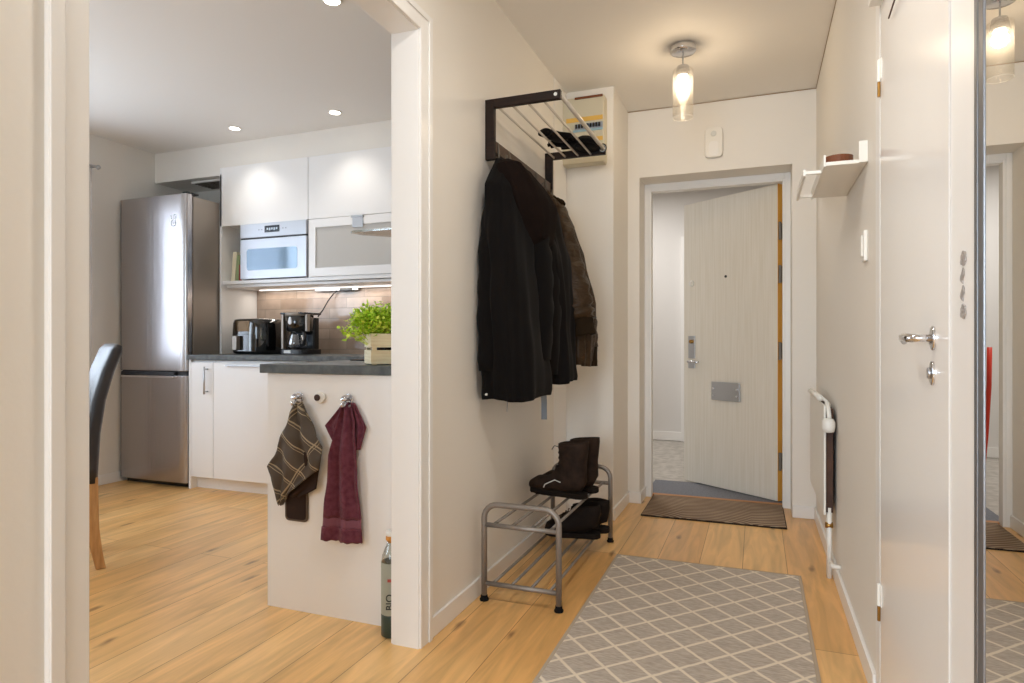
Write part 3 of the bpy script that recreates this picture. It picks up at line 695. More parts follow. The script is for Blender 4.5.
b = BM(); lathe(b, [(.058, .958), (.07, .975), (.068, 1.01), (.05, 1.055), (.045, 1.075)], cx-.01, 3.61); j = obj('glass_jug', b, 'carafe_glass', t, smooth=True)
b = BM(); lathe(b, [(.047, 1.07), (.05, 1.083), (.03, 1.088)], cx-.01, 3.61); obj('jug_lid', b, 'black_plastic', j, smooth=True)
b = BM(); tube(b, [(cx+.035, 3.58, 1.07), (cx+.085, 3.56, 1.07), (cx+.1, 3.55, 1.04), (cx+.09, 3.555, .99), (cx+.055, 3.575, .98)], [.009, .012, .012, .012, .008], 10); obj('jug_handle', b, 'black_plastic', j, smooth=True)
obj('switch', bx(cx-.055, cx+.0, 3.525, 3.532, .93, .95), 'logo_grey', t)
# power cable + plug strip
b = BM(); pts = [(-2.96, 3.80, 1.19), (-2.955, 3.85, 1.24), (-2.94, 3.89, 1.31), (-2.90, 3.90, 1.36), (-2.86, 3.9, 1.385), (-2.80, 3.895, 1.388)]
tube(b, pts, .0045, 8); c = tag(obj('power_cable', b, 'black_plastic', smooth=True), 'black cable rising from the coffee maker to the socket strip', 'cable')
b = bx(-2.83, -2.73, 3.875, 3.915, 1.375, 1.4); obj('plug', b, 'black_plastic', c, bevel=.004)
t = thing('socket_strip', 'grey socket strip fixed under the white board', 'socket', (-2.9, 3.9, 1.39))
obj('housing', bx(-3.05, -2.68, 3.885, 3.921, 1.382, 1.404), 'brushed', t, bevel=.003)

# herb crate
t = thing('herb_crate', 'pale slatted wooden crate on the peninsula worktop corner', 'crate', (-1.28, 2.093, .92), rz=.75)
b = BM(); L_, Wd, Hc = .1, .075, .112
for z in (.004, .064):
    for sx in (-1, 1):
        box(b, min(sx*L_, sx*(L_-.006)), max(sx*L_, sx*(L_-.006)), -Wd, Wd, z, z+.05); 
    for sy in (-1, 1):
        box(b, -L_+.006, L_-.006, min(sy*Wd, sy*(Wd-.006)), max(sy*Wd, sy*(Wd-.006)), z, z+.05)
obj('slats', b, 'crate_wood', t, local=True)
b = BM()
for sx in (-1, 1):
    for sy in (-1, 1):
        cxx, cyy = sx*(L_-.014), sy*(Wd-.014); obj('corner_post', bx(cxx-.008, cxx+.008, cyy-.008, cyy+.008, .001, Hc), 'crate_wood', t, local=True)
b.free()
obj('bottom', bx(-L_+.006, L_-.006, -Wd+.006, Wd-.006, .003, .01), 'crate_wood', t, local=True)
# herb plants, several pots standing in the crate
def herb(cx, cy, n, spread, lab, seed):
    rnd = random.Random(seed)
    t = thing('potted_herb', lab, 'plant', (cx, cy, .932), group='herbs in the wooden crate')
    b = BM(); lathe(b, [(.028, 0), (.034, .075), (.032, .078)], 0, 0, 0, 20); obj('pot', b, 'black_plastic', t, local=True)
    b = BM(); st = BM(); lights = BM()
    tips = []
    for i in range(n):
        a = rnd.uniform(0, 2*PI); r = spread*math.sqrt(rnd.random()); h = .10+.085*rnd.random()*(1-.55*r/spread)+.015
        if rnd.random() < .12: r *= 1.35; h *= .7
        tip = Vector((r*math.cos(a)-.015*(cx < -1.3), r*math.sin(a), h+.015)); mid = Vector((tip.x*.4, tip.y*.4, h*.6))
        tube(st, [(tip.x*.1, tip.y*.1, .07), mid, tip], .0012, 4, cap=False)
        for _ in range(9):
            c = tip+Vector((rnd.gauss(0, .014), rnd.gauss(0, .014), rnd.gauss(0, .013)))
            d = Vector((rnd.gauss(0, 1), rnd.gauss(0, 1), rnd.gauss(.2, .6))).normalized(); w = d.cross(Vector((rnd.random()-.5, rnd.random()-.5, 1))).normalized()
            s = rnd.uniform(.008, .014); bb = b if rnd.random() < .6 else lights; nn = d.cross(w)*.003
            vs = [bb.verts.new(p) for p in (c, c+d*s*.5+w*s*.55+nn, c+d*s*1.1+w*s*.45, c+d*s*1.6, c+d*s*1.1-w*s*.45, c+d*s*.5-w*s*.55+nn)]
            bb.faces.new(vs)
    obj('stems', st, 'leaf_light', t, local=True); obj('foliage', b, 'leaf', t, local=True); obj('young_leaves', lights, 'leaf_light', t, local=True)
herb(-1.312, 2.075, 270, .10, 'bright green curly herb spilling over the open side of the crate', 3)
herb(-1.238, 2.125, 200, .08, 'bright green curly herb in the crate nearest the opening jamb', 5)

# hooks and towels on the end panel
YP = 1.938
def hook(x, z, lab):
    t = thing('wall_hook', lab, 'hook', (x, YP, z), group='chrome hooks on the end panel')
    b = BM(); disc_y(b, x, YP-.006, YP, z, .02); obj('base', b, 'chrome', t, bevel=.002)
    b = BM(); tube(b, [(x, YP-.004, z), (x, YP-.024, z+.001), (x, YP-.032, z+.006)], [.006, .007, .012], 12); tube(b, [(x, YP-.02, z-.002), (x, YP-.03, z-.024), (x, YP-.042, z-.024), (x, YP-.045, z-.01)], .004, 10)
    obj('prong', b, 'chrome', t, smooth=True)
hook(-1.592, .797, 'chrome hook holding the dark checked towel'); hook(-1.374, .797, 'chrome hook holding the burgundy towel')
t = thing('round_knob', 'small round white and chrome knob between the two towel hooks', 'knob', (-1.495, YP, .8))
b = BM(); disc_y(b, -1.495, YP-.012, YP, .8, .022); obj('base', b, 'white_plastic', t, bevel=.004)
b = BM(); disc_y(b, -1.503, YP-.016, YP-.012, .8, .012); obj('cap', b, 'rust_brown', t)

def sheet(rows, ncol, fold, sub_rows=6, y=YP-.02):
    """rows: (z, xl, xr, depth); cloth grid hanging in front of the panel"""
    b = BM(); grid = []
    for i in range(len(rows)-1):
        for s in range(sub_rows if i < len(rows)-2 else sub_rows+1):
            f = s/sub_rows; r0, r1 = rows[i], rows[i+1]; z, xl, xr, dp = [r0[k]+(r1[k]-r0[k])*f for k in range(4)]
            grid.append([b.verts.new((xl+.02+(xr-xl)*c/ncol, y-dp*fold(c/ncol, z), z+.002*math.sin(c*1.3))) for c in range(ncol+1)])
    for r0, r1 in zip(grid[:-1], grid[1:]):
        for c in range(ncol): b.faces.new((r0[c], r0[c+1], r1[c+1], r1[c]))
    return b
# burgundy towel
t = thing('hand_towel', 'burgundy terry towel hanging from the hook nearer the opening', 'towel', (-1.385, YP, .79))
fd = lambda u, z: .5+.32*math.sin(u*11+z*3)+.35*noise.noise(Vector((u*4, z*9, 0)))
b = sheet([(.772, -1.41, -1.368, .018), (.72, -1.425, -1.352, .024), (.60, -1.45, -1.345, .03), (.45, -1.468, -1.335, .032), (.372, -1.477, -1.328, .03)], 26, fd, y=YP-.014)
obj('front_drape', b, 'towel_red', t, smooth=True, solid=.006)
b = sheet([(.372, -1.477, -1.328, .03), (.34, -1.48, -1.326, .03)], 26, fd, y=YP-.014)
obj('woven_band', b, 'towel_band', t, smooth=True, solid=.004)
b = sheet([(.34, -1.482, -1.326, .03), (.29, -1.486, -1.324, .03)], 26, fd, y=YP-.014)
obj('hem', b, 'towel_red', t, smooth=True, solid=.006)
for s, rows in ((-1, [(.785, -1.405, -1.39, .01), (.70, -1.487, -1.40, .012), (.66, -1.462, -1.40, .012), (.63, -1.438, -1.41, .012)]), (1, [(.785, -1.375, -1.36, .01), (.70, -1.375, -1.312, .012), (.66, -1.37, -1.325, .012), (.62, -1.36, -1.338, .012)])):
    obj('folded_corner', sheet(rows, 10, fd, y=YP-.008), 'towel_red', t, smooth=True, solid=.005)
# checked kitchen towel
t = thing('kitchen_towel', 'dark grey-brown checked kitchen towel bunched on its hook', 'towel', (-1.6, YP, .79))
fd = lambda u, z: .55+.35*math.sin(u*13+z*16)+.5*noise.noise(Vector((u*5, z*16, 3)))
b = sheet([(.782, -1.612, -1.585, .012), (.74, -1.632, -1.555, .03), (.68, -1.66, -1.52, .035), (.62, -1.69, -1.492, .035), (.575, -1.705, -1.49, .032), (.54, -1.728, -1.50, .03), (.50, -1.712, -1.56, .024), (.44, -1.70, -1.64, .018), (.395, -1.69, -1.675, .01)], 26, fd, y=YP-.016)
obj('drape', b, 'check_towel', t, smooth=True, solid=.004)
b = sheet([(.60, -1.60, -1.50, .012), (.52, -1.62, -1.513, .014), (.47, -1.65, -1.52, .014), (.43, -1.68, -1.60, .012)], 14, fd, y=YP-.010)
obj('rear_layer', b, 'potholder', t, smooth=True, solid=.003)
# pot holder behind the towel
t = thing('pot_holder', 'dark rectangular pot holder hanging below the checked towel', 'pot holder', (-1.6, YP, .45))
b = prism(BM(), [(x, YP-.007, z) for x, z in rrect(-1.655, -1.55, .335, .50, .018)], (0, .006, 0)); obj('rim', b, 'potholder_rim', t, bevel=.002)
b = prism(BM(), [(x, YP-.009, z) for x, z in rrect(-1.647, -1.558, .343, .495, .014)], (0, .004, 0)); obj('pad', b, 'potholder', t, bevel=.001)
b = BM(); tube(b, [(-1.6, YP-.004, .5), (-1.602, YP-.005, .65), (-1.6, YP-.01, .785)], .002, 6); obj('hanging_loop', b, 'potholder_rim', t)

# bottle
cx, cy = -1.169, 1.894
t = thing('plastic_bottle', 'clear plastic bottle with a green-grey label and amber cap behind the opening jamb', 'bottle', (cx, cy, 0))
prof = [(.028, .001), (.034, .006), (.035, .05), (.034, .08), (.035, .10), (.035, .25), (.032, .275), (.022, .3), (.0165, .31), (.016, .325)]
b = lathe(BM(), prof, cx, cy); obj('body', b, 'bottle_clear', t, smooth=True)
b = lathe(BM(), [(.0352, .078), (.0356, .08), (.0356, .252), (.0352, .254)], cx, cy, cap=False); lb = obj('label_wrap', b, 'bottle_label', t, smooth=True)
b = lathe(BM(), [(.029, .0005), (.0353, .005), (.0358, .075), (.0352, .077)], cx, cy); obj('base_cup', b, 'bottle_base', t, smooth=True)
b = lathe(BM(), [(.0195, .326), (.02, .328), (.0195, .340), (.018, .341)], cx, cy); obj('cap', b, 'cap_amber', t, smooth=True)
b = lathe(BM(), [(.019, .3412), (.0195, .343), (.019, .356), (.016, .358)], cx, cy); obj('cap_cover', b, 'white_plastic', t, smooth=True)
b = BM()
for k in range(3): lathe(b, [(.0152, .318+.003*k), (.0158, .3195+.003*k), (.0152, .321+.003*k)], cx, cy, cap=False)
obj('neck_ring', b, 'cap_amber', t, smooth=True)
aa = math.radians(-68); nrm = Vector((math.cos(aa), math.sin(aa), 0))
Rl = Matrix((( 0, -math.sin(aa)*-1*-1, nrm.x), (0, math.cos(aa), nrm.y), (1, 0, 0)))
def frame_rot(nrm, up_dir):
    z = nrm.normalized(); x = up_dir.normalized(); y = z.cross(x); return Matrix((x, y, z)).transposed()
text('label_letters', 'BIO', .034, 'label_ink', lb, (cx+nrm.x*.0362, cy+nrm.y*.0362, .125), frame_rot(nrm, Vector((0, 0, 1))))
text('label_line', 'soda', .014, 'label_red', lb, (cx+nrm.x*.0362, cy+nrm.y*.0362, .2), frame_rot(nrm, nrm.cross(Vector((0, 0, 1)))*-1)) if False else obj('label_mark', prism(BM(), [(cx+nrm.x*.0362+ .008*u*-nrm.y*1, cy+nrm.y*.0362+.008*u*nrm.x, z) for u, z in ((-1, .193), (1, .193), (1, .203), (-1, .203))], nrm*.0004), 'label_red', lb)

# dining chair
t = thing('dining_chair', 'black leather high-back dining chair with pale wooden legs behind the opening', 'chair', (-3.02, 1.845, 0), rz=math.radians(-30))
def slab_path(pts, w0, w1, th, n=None):
    """curved board: pts (y,z) centreline, width from w0 to w1"""
    b = BM(); rings = []
    for i, (y, z) in enumerate(pts):
        p0 = pts[max(i-1, 0)]; p1 = pts[min(i+1, len(pts)-1)]; d = Vector((0, p1[0]-p0[0], p1[1]-p0[1])).normalized(); nn = Vector((0, -d.z, d.y))
        w = w0+(w1-w0)*i/(len(pts)-1); r = []
        tt = th*(1-.25*i/(len(pts)-1)); 
        if i == len(pts)-1: tt *= .6
        for k in range(24):
            a = 2*PI*k/24; c, s = math.cos(a), math.sin(a)
            r.append(Vector((w*math.copysign(abs(c)**.35, c), y, z))+nn*tt/2*math.copysign(abs(s)**.6, s))
        rings.append(r)
    return ring_loft(b, rings)
obj('backrest', slab_path([(.232, .385), (.236, .45), (.246, .6), (.268, .75), (.303, .88), (.335, .965), (.346, .99)], .22, .215, .075), 'leather_black', t, local=True, smooth=True)
b = prism(BM(), [(x, y, .385) for x, y in rrect(-.225, .225, -.25, .215, .03)], (0, 0, .1)); obj('seat', b, 'leather_black', t, local=True, bevel=.02, seg=4)
for sx in (-1, 1):
    b = BM(); rings = []
    for y, z, w in ((.235, .41, .024), (.238, .3, .023), (.245, .18, .02), (.26, .08, .0175), (.275, 0.001, .016)):
        rings.append([(sx*.19+w*u, y+w*v*1.2, z) for u, v in ((-1, -1), (1, -1), (1, 1), (-1, 1))])
    ring_loft(b, rings); obj('leg', b, 'beech', t, local=True, bevel=.004)
    b = BM(); ring_loft(b, [[(sx*.19+w*u, -.215+w*v, z) for u, v in ((-1, -1), (1, -1), (1, 1), (-1, 1))] for z, w in ((.386, .024), (.001, .016))]); obj('leg', b, 'beech', t, local=True, bevel=.004)

# curtain and rod at the kitchen window
t = thing('curtain_rod', 'thin metal curtain rod on the kitchen side wall', 'curtain rod', (KL+.08, 2.0, 2.24))
b = BM(); tube(b, [(KL+.08, .95, 2.21), (KL+.08, 3.08, 2.21)], .008, 10); obj('rod', b, 'brushed', t)
for y in (.95, 3.08):
    b = BM(); lathe(b, [(.004, -.016), (.014, -.008), (.016, 0), (.014, .008), (.004, .016)], KL+.08, y, 2.21, 16); obj('finial', b, 'brushed', t, smooth=True)
for y in (.98, 3.065):
    b = BM(); tube(b, [(KL+.0, y, 2.21), (KL+.08, y, 2.21)], .006, 8); obj('bracket', b, 'brushed', t)
def curtain(y0, y1, lab, z0=.04):
    b = BM(); n = 160; top = []; bot = []; g = []
    for j in range(6):
        z = 2.198+(z0-2.198)*j/5; g.append([b.verts.new((KL+.075+(.022)*math.sin(i/n*PI*2*((y1-y0)/.09))*(1-.2*j/5), y0+(y1-y0)*i/n, z)) for i in range(n+1)])
    for r0, r1 in zip(g[:-1], g[1:]):
        for i in range(n): b.faces.new((r0[i], r0[i+1], r1[i+1], r1[i]))
    tag(obj('curtain', b, 'sheer', smooth=True), lab, 'curtain', 'sheer curtains at the kitchen window')
curtain(2.25, 3.05, 'sheer lilac-white curtain next to the fridge'); curtain(1.0, 1.5, 'sheer lilac-white curtain at the far end of the rod from the fridge')

# kitchen ceiling spots
for x, y, lab in ((-3.286, 3.345, 'small ceiling downlight nearest the fridge'), (-2.472, 3.34, 'small ceiling downlight above the middle base cabinets'), (-1.677, 2.245, 'small ceiling downlight over the peninsula'), (-3.286, 1.6, 'small ceiling downlight over the dining side'), (-2.472, .6, 'small ceiling downlight near the kitchen front window')):
    t = thing('ceiling_spot', lab, 'downlight', (x, y, CH), group='recessed downlights in the kitchen ceiling')
    b = BM(); rr = .042; tube(b, [(x+.037*math.cos(k*PI/12), y+.037*math.sin(k*PI/12), CH-.002) for k in range(24)], .005, 8, closed=True); obj('trim_ring', b, 'white_plastic', t, smooth=True)
    b = BM(); lathe(b, [(.032, -.006), (.03, -.003)], x, y, CH, 20); obj('lens', b, 'spot_glow', t)
    l = bpy.data.lights.new('spot_light', 'SPOT'); l.energy = 8; l.spot_size = math.radians(110); l.spot_blend = .8; l.color = (1, .93, .84); l.shadow_soft_size = .03
    o = bpy.data.objects.new('spot_light', l); COL.objects.link(o); o.location = (x, y, CH-.02)

# ------------------------------------------------------------------ hall things
# pendant lamp
px, py = -.337, 3.207
t = thing('pendant_lamp', 'ceiling pendant with a clear crackled glass cylinder shade in the hall', 'lamp', (px, py, CH))
b = lathe(BM(), [(.05, 0), (.062, -.004), (.062, -.028), (.055, -.034), (.02, -.036)], px, py, CH); obj('ceiling_canopy', b, 'chrome', t, smooth=False, bevel=.002)
b = BM(); tube(b, [(px, py, CH-.03), (px, py, 2.35)], .0035, 8); obj('rod', b, 'brushed', t)
b = lathe(BM(), [(.01, 2.355), (.028, 2.35), (.03, 2.345), (.03, 2.33), (.034, 2.328), (.034, 2.315), (.036, 2.313), (.036, 2.298), (.02, 2.295)], px, py); obj('socket_cap', b, 'chrome', t)
b = lathe(BM(), [(.047, 2.335), (.049, 2.33), (.049, 2.10), (.0475, 2.098), (.046, 2.10), (.046, 2.33)], px, py, 0, 48, cap=False); ring = b
obj('glass_shade', b, 'lamp_glass', t, smooth=True)
b = lathe(BM(), [(.018, 2.279), (.023, 2.281), (.023, 2.295)], px, py, 0, 20); obj('bulb', b, 'bulb_glow', t, smooth=True)
b = BM(); tube(b, [(px+.048*math.cos(k*PI/20), py+.048*math.sin(k*PI/20), 2.099) for k in range(40)], .0016, 6, closed=True); obj('glass_rim', b, 'frosted_glass', t, smooth=True)

# coat rack
t = thing('coat_rack', 'dark wooden wall coat rack with pale metal shelf tubes on the left wall', 'coat rack', (HL, 2.8, 1.75))
def bracket(y):
    b = bx(HL, HL+.04, y-.011, y+.011, 1.746, 1.991); box(b, HL+.04, -.715, y-.011, y+.011, 1.955, 1.991)
    k = obj('bracket', b, 'dark_wood', t, bevel=.002)
    b = BM(); s = -1 if y < 2.8 else 1
    disc_y(b, -.735, y-.013, y+.013, 1.973, .007); obj('screw_cap', b, 'logo_grey', k)
bracket(2.40); bracket(3.186)
obj('hook_rail', bx(HL+.012, HL+.032, 2.411, 3.175, 1.785, 1.832), 'rail_wood', t, bevel=.002)
for x, z, r in ((-.985, 1.962, .005), (-.925, 1.962, .005), (-.857, 1.962, .005), (-.79, 1.962, .005), (-.722, 1.978, .0095)):
    b = BM(); tube(b, [(x, 2.405, z), (x, 3.186, z)], r, 12); obj('shelf_tube', b, 'tube_pale', t, smooth=True)
HK = [2.45, 2.58, 2.80, 2.93, 3.08]
for y in HK:
    b = BM(); tube(b, [(HL+.03, y, 1.83), (HL+.036, y, 1.80), (HL+.036, y, 1.765), (HL+.05, y, 1.748), (HL+.068, y, 1.755), (HL+.072, y, 1.775)], .0045, 8)
    tube(b, [(HL+.032, y-.006, 1.79), (HL+.032, y+.006, 1.79)], .003, 6); obj('hook', b, 'dark_steel', t, smooth=True)

# fuse box
t = thing('fuse_box', 'cream wall fuse box with a row of black breakers on the pillar', 'fuse box', (-.915, 3.57, 2.2))
obj('housing', bx(-1.034, -.792, 3.492, 3.569, 2.01, 2.385), 'cream_plastic', t, bevel=.008)
obj('lid_hinge', bx(-.96, -.80, 3.486, 3.493, 2.372, 2.384), 'tape_brown', t)
b = bx(-1.01, -.80, 3.489, 3.4915, 2.245, 2.27); box(b, -1.0, -.80, 3.489, 3.4915, 2.13, 2.152); obj('yellow_strip', b, 'yellow_strip', t)
obj('blue_strip', bx(-.97, -.80, 3.488, 3.4915, 2.188, 2.20), 'blue_strip', t)
obj('breaker_window', bx(-.96, -.80, 3.486, 3.4915, 2.2, 2.232), 'grey_mark', t)
for i in range(9):
    x = -.955+i*.0165; b = bx(x, x+.011, 3.478, 3.486, 2.206, 2.228); obj('breaker', b, 'black_plastic', t, bevel=.001)

# things lying on the rack shelf
def glove(cx, cy, rz, lab, cuff='logo_grey'):
    t = thing('glove', lab, 'glove', (cx, cy, 1.969), rz=rz, group='dark gloves on the coat rack')
    b = BM(); rings = []
    for s, w, h in ((-.06, .036, .016), (-.02, .04, .02), (.03, .045, .021), (.06, .042, .018)):
        rings.append([(s, w*math.cos(2*PI*k/16), .022+h*math.sin(2*PI*k/16)) for k in range(16)])
    ring_loft(b, rings)
    for k, (y, L) in enumerate(((-.033, .05), (-.011, .066), (.011, .062), (.033, .048))):
        tube(b, [(.05, y, .022), (.06+L*.5, y*1.1, .026), (.06+L, y*1.15, .014)], [.012, .012, .008], 10)
    tube(b, [(-.01, -.036, .02), (.03, -.06, .02), (.055, -.066, .016)], [.013, .012, .008], 10)
    obj('hand', b, 'navy_cloth', t, local=True, smooth=True)
    b = BM(); ring_loft(b, [[(s, .037*math.cos(2*PI*k/16), .022+.018*math.sin(2*PI*k/16)) for k in range(16)] for s in (-.085, -.06)]); obj('cuff', b, cuff, t, local=True, smooth=True)
glove(-.90, 2.93, math.radians(65), 'dark knit glove lying nearest the wall on the rack', 'black_cloth')
glove(-.85, 3.06, math.radians(200), 'dark knit glove in the middle of the rack shelf', 'navy_cloth')
t = thing('knit_cap', 'black knitted cap lying on the rack shelf by the thick front tube', 'hat', (-.785, 3.09, 1.969))
b = BM(); rings = []
for j in range(9):
    a = PI/2*j/8; r = math.cos(a)*.075+.001
    rings.append([(-.79+r*math.cos(2*PI*k/28)*.8*(1+.05*math.sin(7*k)), 3.09+r*1.25*math.sin(2*PI*k/28)*(1+.05*math.cos(5*k)), 1.972+.052*math.sin(a)) for k in range(28)])
ring_loft(b, rings); obj('crown', b, 'black_cloth', t, smooth=True)
b = BM(); tube(b, [(-.79+.064*math.cos(k*PI/14), 3.09+.096*math.sin(k*PI/14), 1.98) for k in range(28)], .012, 8, closed=True); obj('brim', b, 'navy_cloth', t, smooth=True)
t = thing('hanging_tag', 'round black and white tag hanging at the end of the front rack tube', 'tag', (-.722, 3.14, 1.96))
b = BM(); tube(b, [(-.722+.019*math.cos(k*PI/12), 3.145, 1.976+.021*math.sin(k*PI/12)) for k in range(24)], .003, 8, closed=True); obj('ring', b, 'black_plastic', t, smooth=True)
b = BM(); tube(b, [(-.735, 3.142, 1.979), (-.72, 3.142, 1.969), (-.712, 3.142, 1.984)], .002, 6); obj('inner_mark', b, 'black_plastic', t)
b = BM(); tube(b, [(-.722+.0155*math.cos(k*PI/12), 3.1465, 1.976+.0165*math.sin(k*PI/12)) for k in range(24)], .0022, 8, closed=True); obj('pale_rim', b, 'logo_grey', t, smooth=True)

# ---- coats: lofted hanging bodies
def garment(rings, n=72, seed=0, amp=.02, folds=7):
    """rings: (z, cx, cy, ax, ay, fold)"""
    b = BM(); R = []; dense = []
    for i in range(len(rings)-1):
        for s in range(6):
            f = s/6; f2 = f*f*(3-2*f)*.5+f*.5
            dense.append([rings[i][k]+(rings[i+1][k]-rings[i][k])*f2 for k in range(6)])
    dense.append(list(rings[-1]))
    for z, cx, cy, ax, ay, fo in dense:
        r = []
        for k in range(n):
            a = 2*PI*k/n; c, s = math.cos(a), math.sin(a)
            w = 1+fo*(.6*math.sin(folds*a+2*math.sin(z*4+seed))+.4*math.sin((folds*2+1)*a+seed))
            nz = 1+amp*6*noise.noise(Vector((c*1.5+seed, s*1.5, z*7)))
            x = cx+ax*math.copysign(abs(c)**.8, c)*w*nz; y = cy+ay*math.copysign(abs(s)**.8, s)*w*nz
            r.append((max(x, HL+.006), y, z+.006*math.sin(3*a+seed)))
        R.append(r)
    return ring_loft(b, R)
def sleeve(pts, rs, seed=0, n=28, amp=.12, open_end=False):
    b = BM(); P = []; Q = []
    for i in range(len(pts)-1):
        for s in range(6):
            f = s/6; P.append(Vector(pts[i]).lerp(Vector(pts[i+1]), f)); Q.append(rs[i]+(rs[i+1]-rs[i])*f)
    P.append(Vector(pts[-1])); Q.append(rs[-1]); rings = []
    for i, p in enumerate(P):
        t_ = (P[min(i+1, len(P)-1)]-P[max(i-1, 0)]).normalized(); up = Vector((0, 1, 0)); up = (up-t_*up.dot(t_)).normalized(); s_ = t_.cross(up)
        r = []
        for k in range(n):
            a = 2*PI*k/n; d = up*math.cos(a)*1.1+s_*math.sin(a)*.9
            q = Q[i]*(1+amp*noise.noise(Vector((math.cos(a)*1.2+seed, math.sin(a)*1.2, i*.55)))+amp*.5*math.sin(i*1.9+2*math.cos(a)+seed))
            pp = p+d*q; r.append(Vector((max(pp.x, HL+.004), pp.y, pp.z)))
        rings.append(r)
    if open_end:
        last = rings[-1]; c = P[-1]; t_ = (P[-1]-P[-2]).normalized()
        rings.append([c+(v-c)*.86 for v in last]); rings.append([c+(v-c)*.8-t_*.05 for v in last])
    return ring_loft(b, rings)

# coat 1, long black hooded parka (nearest)
t = thing('parka', 'long black hooded parka with a brown-lined hood on the nearest hooks', 'coat', (-.95, 2.5, 1.75))
obj('body', garment([(1.755, -.985, 2.48, .028, .06, .05), (1.70, -.965, 2.46, .05, .10, .05), (1.62, -.955, 2.44, .07, .15, .05), (1.50, -.945, 2.44, .085, .175, .05), (1.3, -.94, 2.44, .095, .185, .06), (1.1, -.935, 2.45, .10, .19, .08), (.9, -.93, 2.47, .105, .20, .09), (.80, -.93, 2.475, .108, .205, .10), (.775, -.93, 2.475, .106, .20, .10)], seed=1), 'black_cloth', t, smooth=True)
obj('hood', garment([(1.745, -.965, 2.47, .03, .07, .04), (1.72, -.94, 2.47, .06, .12, .04), (1.66, -.92, 2.50, .08, .16, .04), (1.58, -.90, 2.53, .095, .18, .04), (1.50, -.89, 2.55, .09, .17, .04), (1.43, -.885, 2.55, .075, .14, .04), (1.38, -.89, 2.54, .04, .08, .04)], seed=4, amp=.03), 'hood_lining', t, smooth=True, label='dark brown fleecy hood folded forwards')
obj('sleeve', sleeve([(-.97, 2.36, 1.6), (-.98, 2.33, 1.4), (-.985, 2.315, 1.15), (-.985, 2.31, .89)], [.05, .055, .05, .042], 2, open_end=True), 'black_cloth', t, smooth=True)
obj('sleeve', sleeve([(-.87, 2.52, 1.5), (-.85, 2.54, 1.35), (-.845, 2.55, 1.15), (-.85, 2.56, .93)], [.055, .06, .055, .045], 3, open_end=True), 'black_cloth', t, smooth=True)
b = BM(); disc_x(b, -1.02, -.826, 2.30, .79, .001)
b = BM(); lathe(b, [(.002, -.006), (.006, -.003), (.006, .003), (.002, .006)], -.985, 2.285, .80, 12); obj('snap_button', b, 'logo_grey', t, smooth=True)
b = BM(); tube(b, [(-.845, 2.42, .99), (-.843, 2.42, .95)], .003, 6); obj('zip_pull', b, 'logo_grey', t)

# coat 2, black jacket behind
t = thing('jacket', 'plain black jacket hanging between the parka and the olive jacket', 'coat', (-.95, 2.85, 1.75))
obj('body', garment([(1.752, -.985, 2.83, .025, .05, .05), (1.70, -.965, 2.83, .05, .08, .05), (1.6, -.945, 2.82, .08, .12, .06), (1.4, -.92, 2.82, .10, .14, .08), (1.15, -.91, 2.83, .11, .145, .10), (.95, -.91, 2.83, .115, .145, .11), (.84, -.91, 2.83, .118, .145, .12), (.82, -.91, 2.83, .115, .14, .12)], seed=7), 'navy_cloth', t, smooth=True)
obj('sleeve', sleeve([(-.93, 2.76, 1.58), (-.88, 2.73, 1.4), (-.86, 2.72, 1.15), (-.865, 2.72, .86)], [.05, .055, .05, .045], 9, open_end=True), 'navy_cloth', t, smooth=True)
# coat 3, olive bomber
t = thing('bomber_jacket', 'olive-brown shiny bomber jacket with ribbed cuffs on the farthest hook', 'coat', (-.95, 3.1, 1.75))
obj('body', garment([(1.752, -.985, 3.08, .025, .045, .05), (1.70, -.96, 3.07, .05, .07, .05), (1.6, -.935, 3.06, .075, .09, .06), (1.45, -.90, 3.06, .10, .10, .08), (1.2, -.88, 3.06, .12, .11, .1), (1.0, -.875, 3.06, .12, .11, .11), (.92, -.87, 3.06, .12, .11, .08), (.89, -.87, 3.06, .115, .10, .06)], seed=11), 'olive_cloth', t, smooth=True)
sl = obj('sleeve', sleeve([(-.925, 3.02, 1.66), (-.875, 3.0, 1.50), (-.835, 2.985, 1.33), (-.80, 2.975, 1.18), (-.785, 2.97, 1.11)], [.05, .064, .073, .077, .068], 12, amp=.24), 'olive_cloth', t, smooth=True)
obj('cuff', sleeve([(-.785, 2.97, 1.115), (-.778, 2.97, 1.085), (-.768, 2.97, 1.035)], [.062, .058, .06], 13, amp=.02, open_end=True), 'cuff_knit', sl, smooth=True)
sl = obj('sleeve', sleeve([(-.92, 3.14, 1.6), (-.86, 3.14, 1.35), (-.80, 3.13, 1.1), (-.785, 3.12, .98)], [.045, .055, .055, .05], 15, amp=.14), 'olive_cloth', t, smooth=True)
obj('cuff', sleeve([(-.785, 3.12, .98), (-.783, 3.12, .93), (-.783, 3.12, .885)], [.046, .043, .045], 16, amp=.02, open_end=True), 'cuff_knit', sl, smooth=True)
obj('collar', sleeve([(-.985, 3.03, 1.73), (-.94, 3.05, 1.71), (-.92, 3.08, 1.70), (-.94, 3.11, 1.71), (-.985, 3.13, 1.73)], [.018, .022, .024, .022, .018], 18), 'cuff_knit', t, smooth=True)
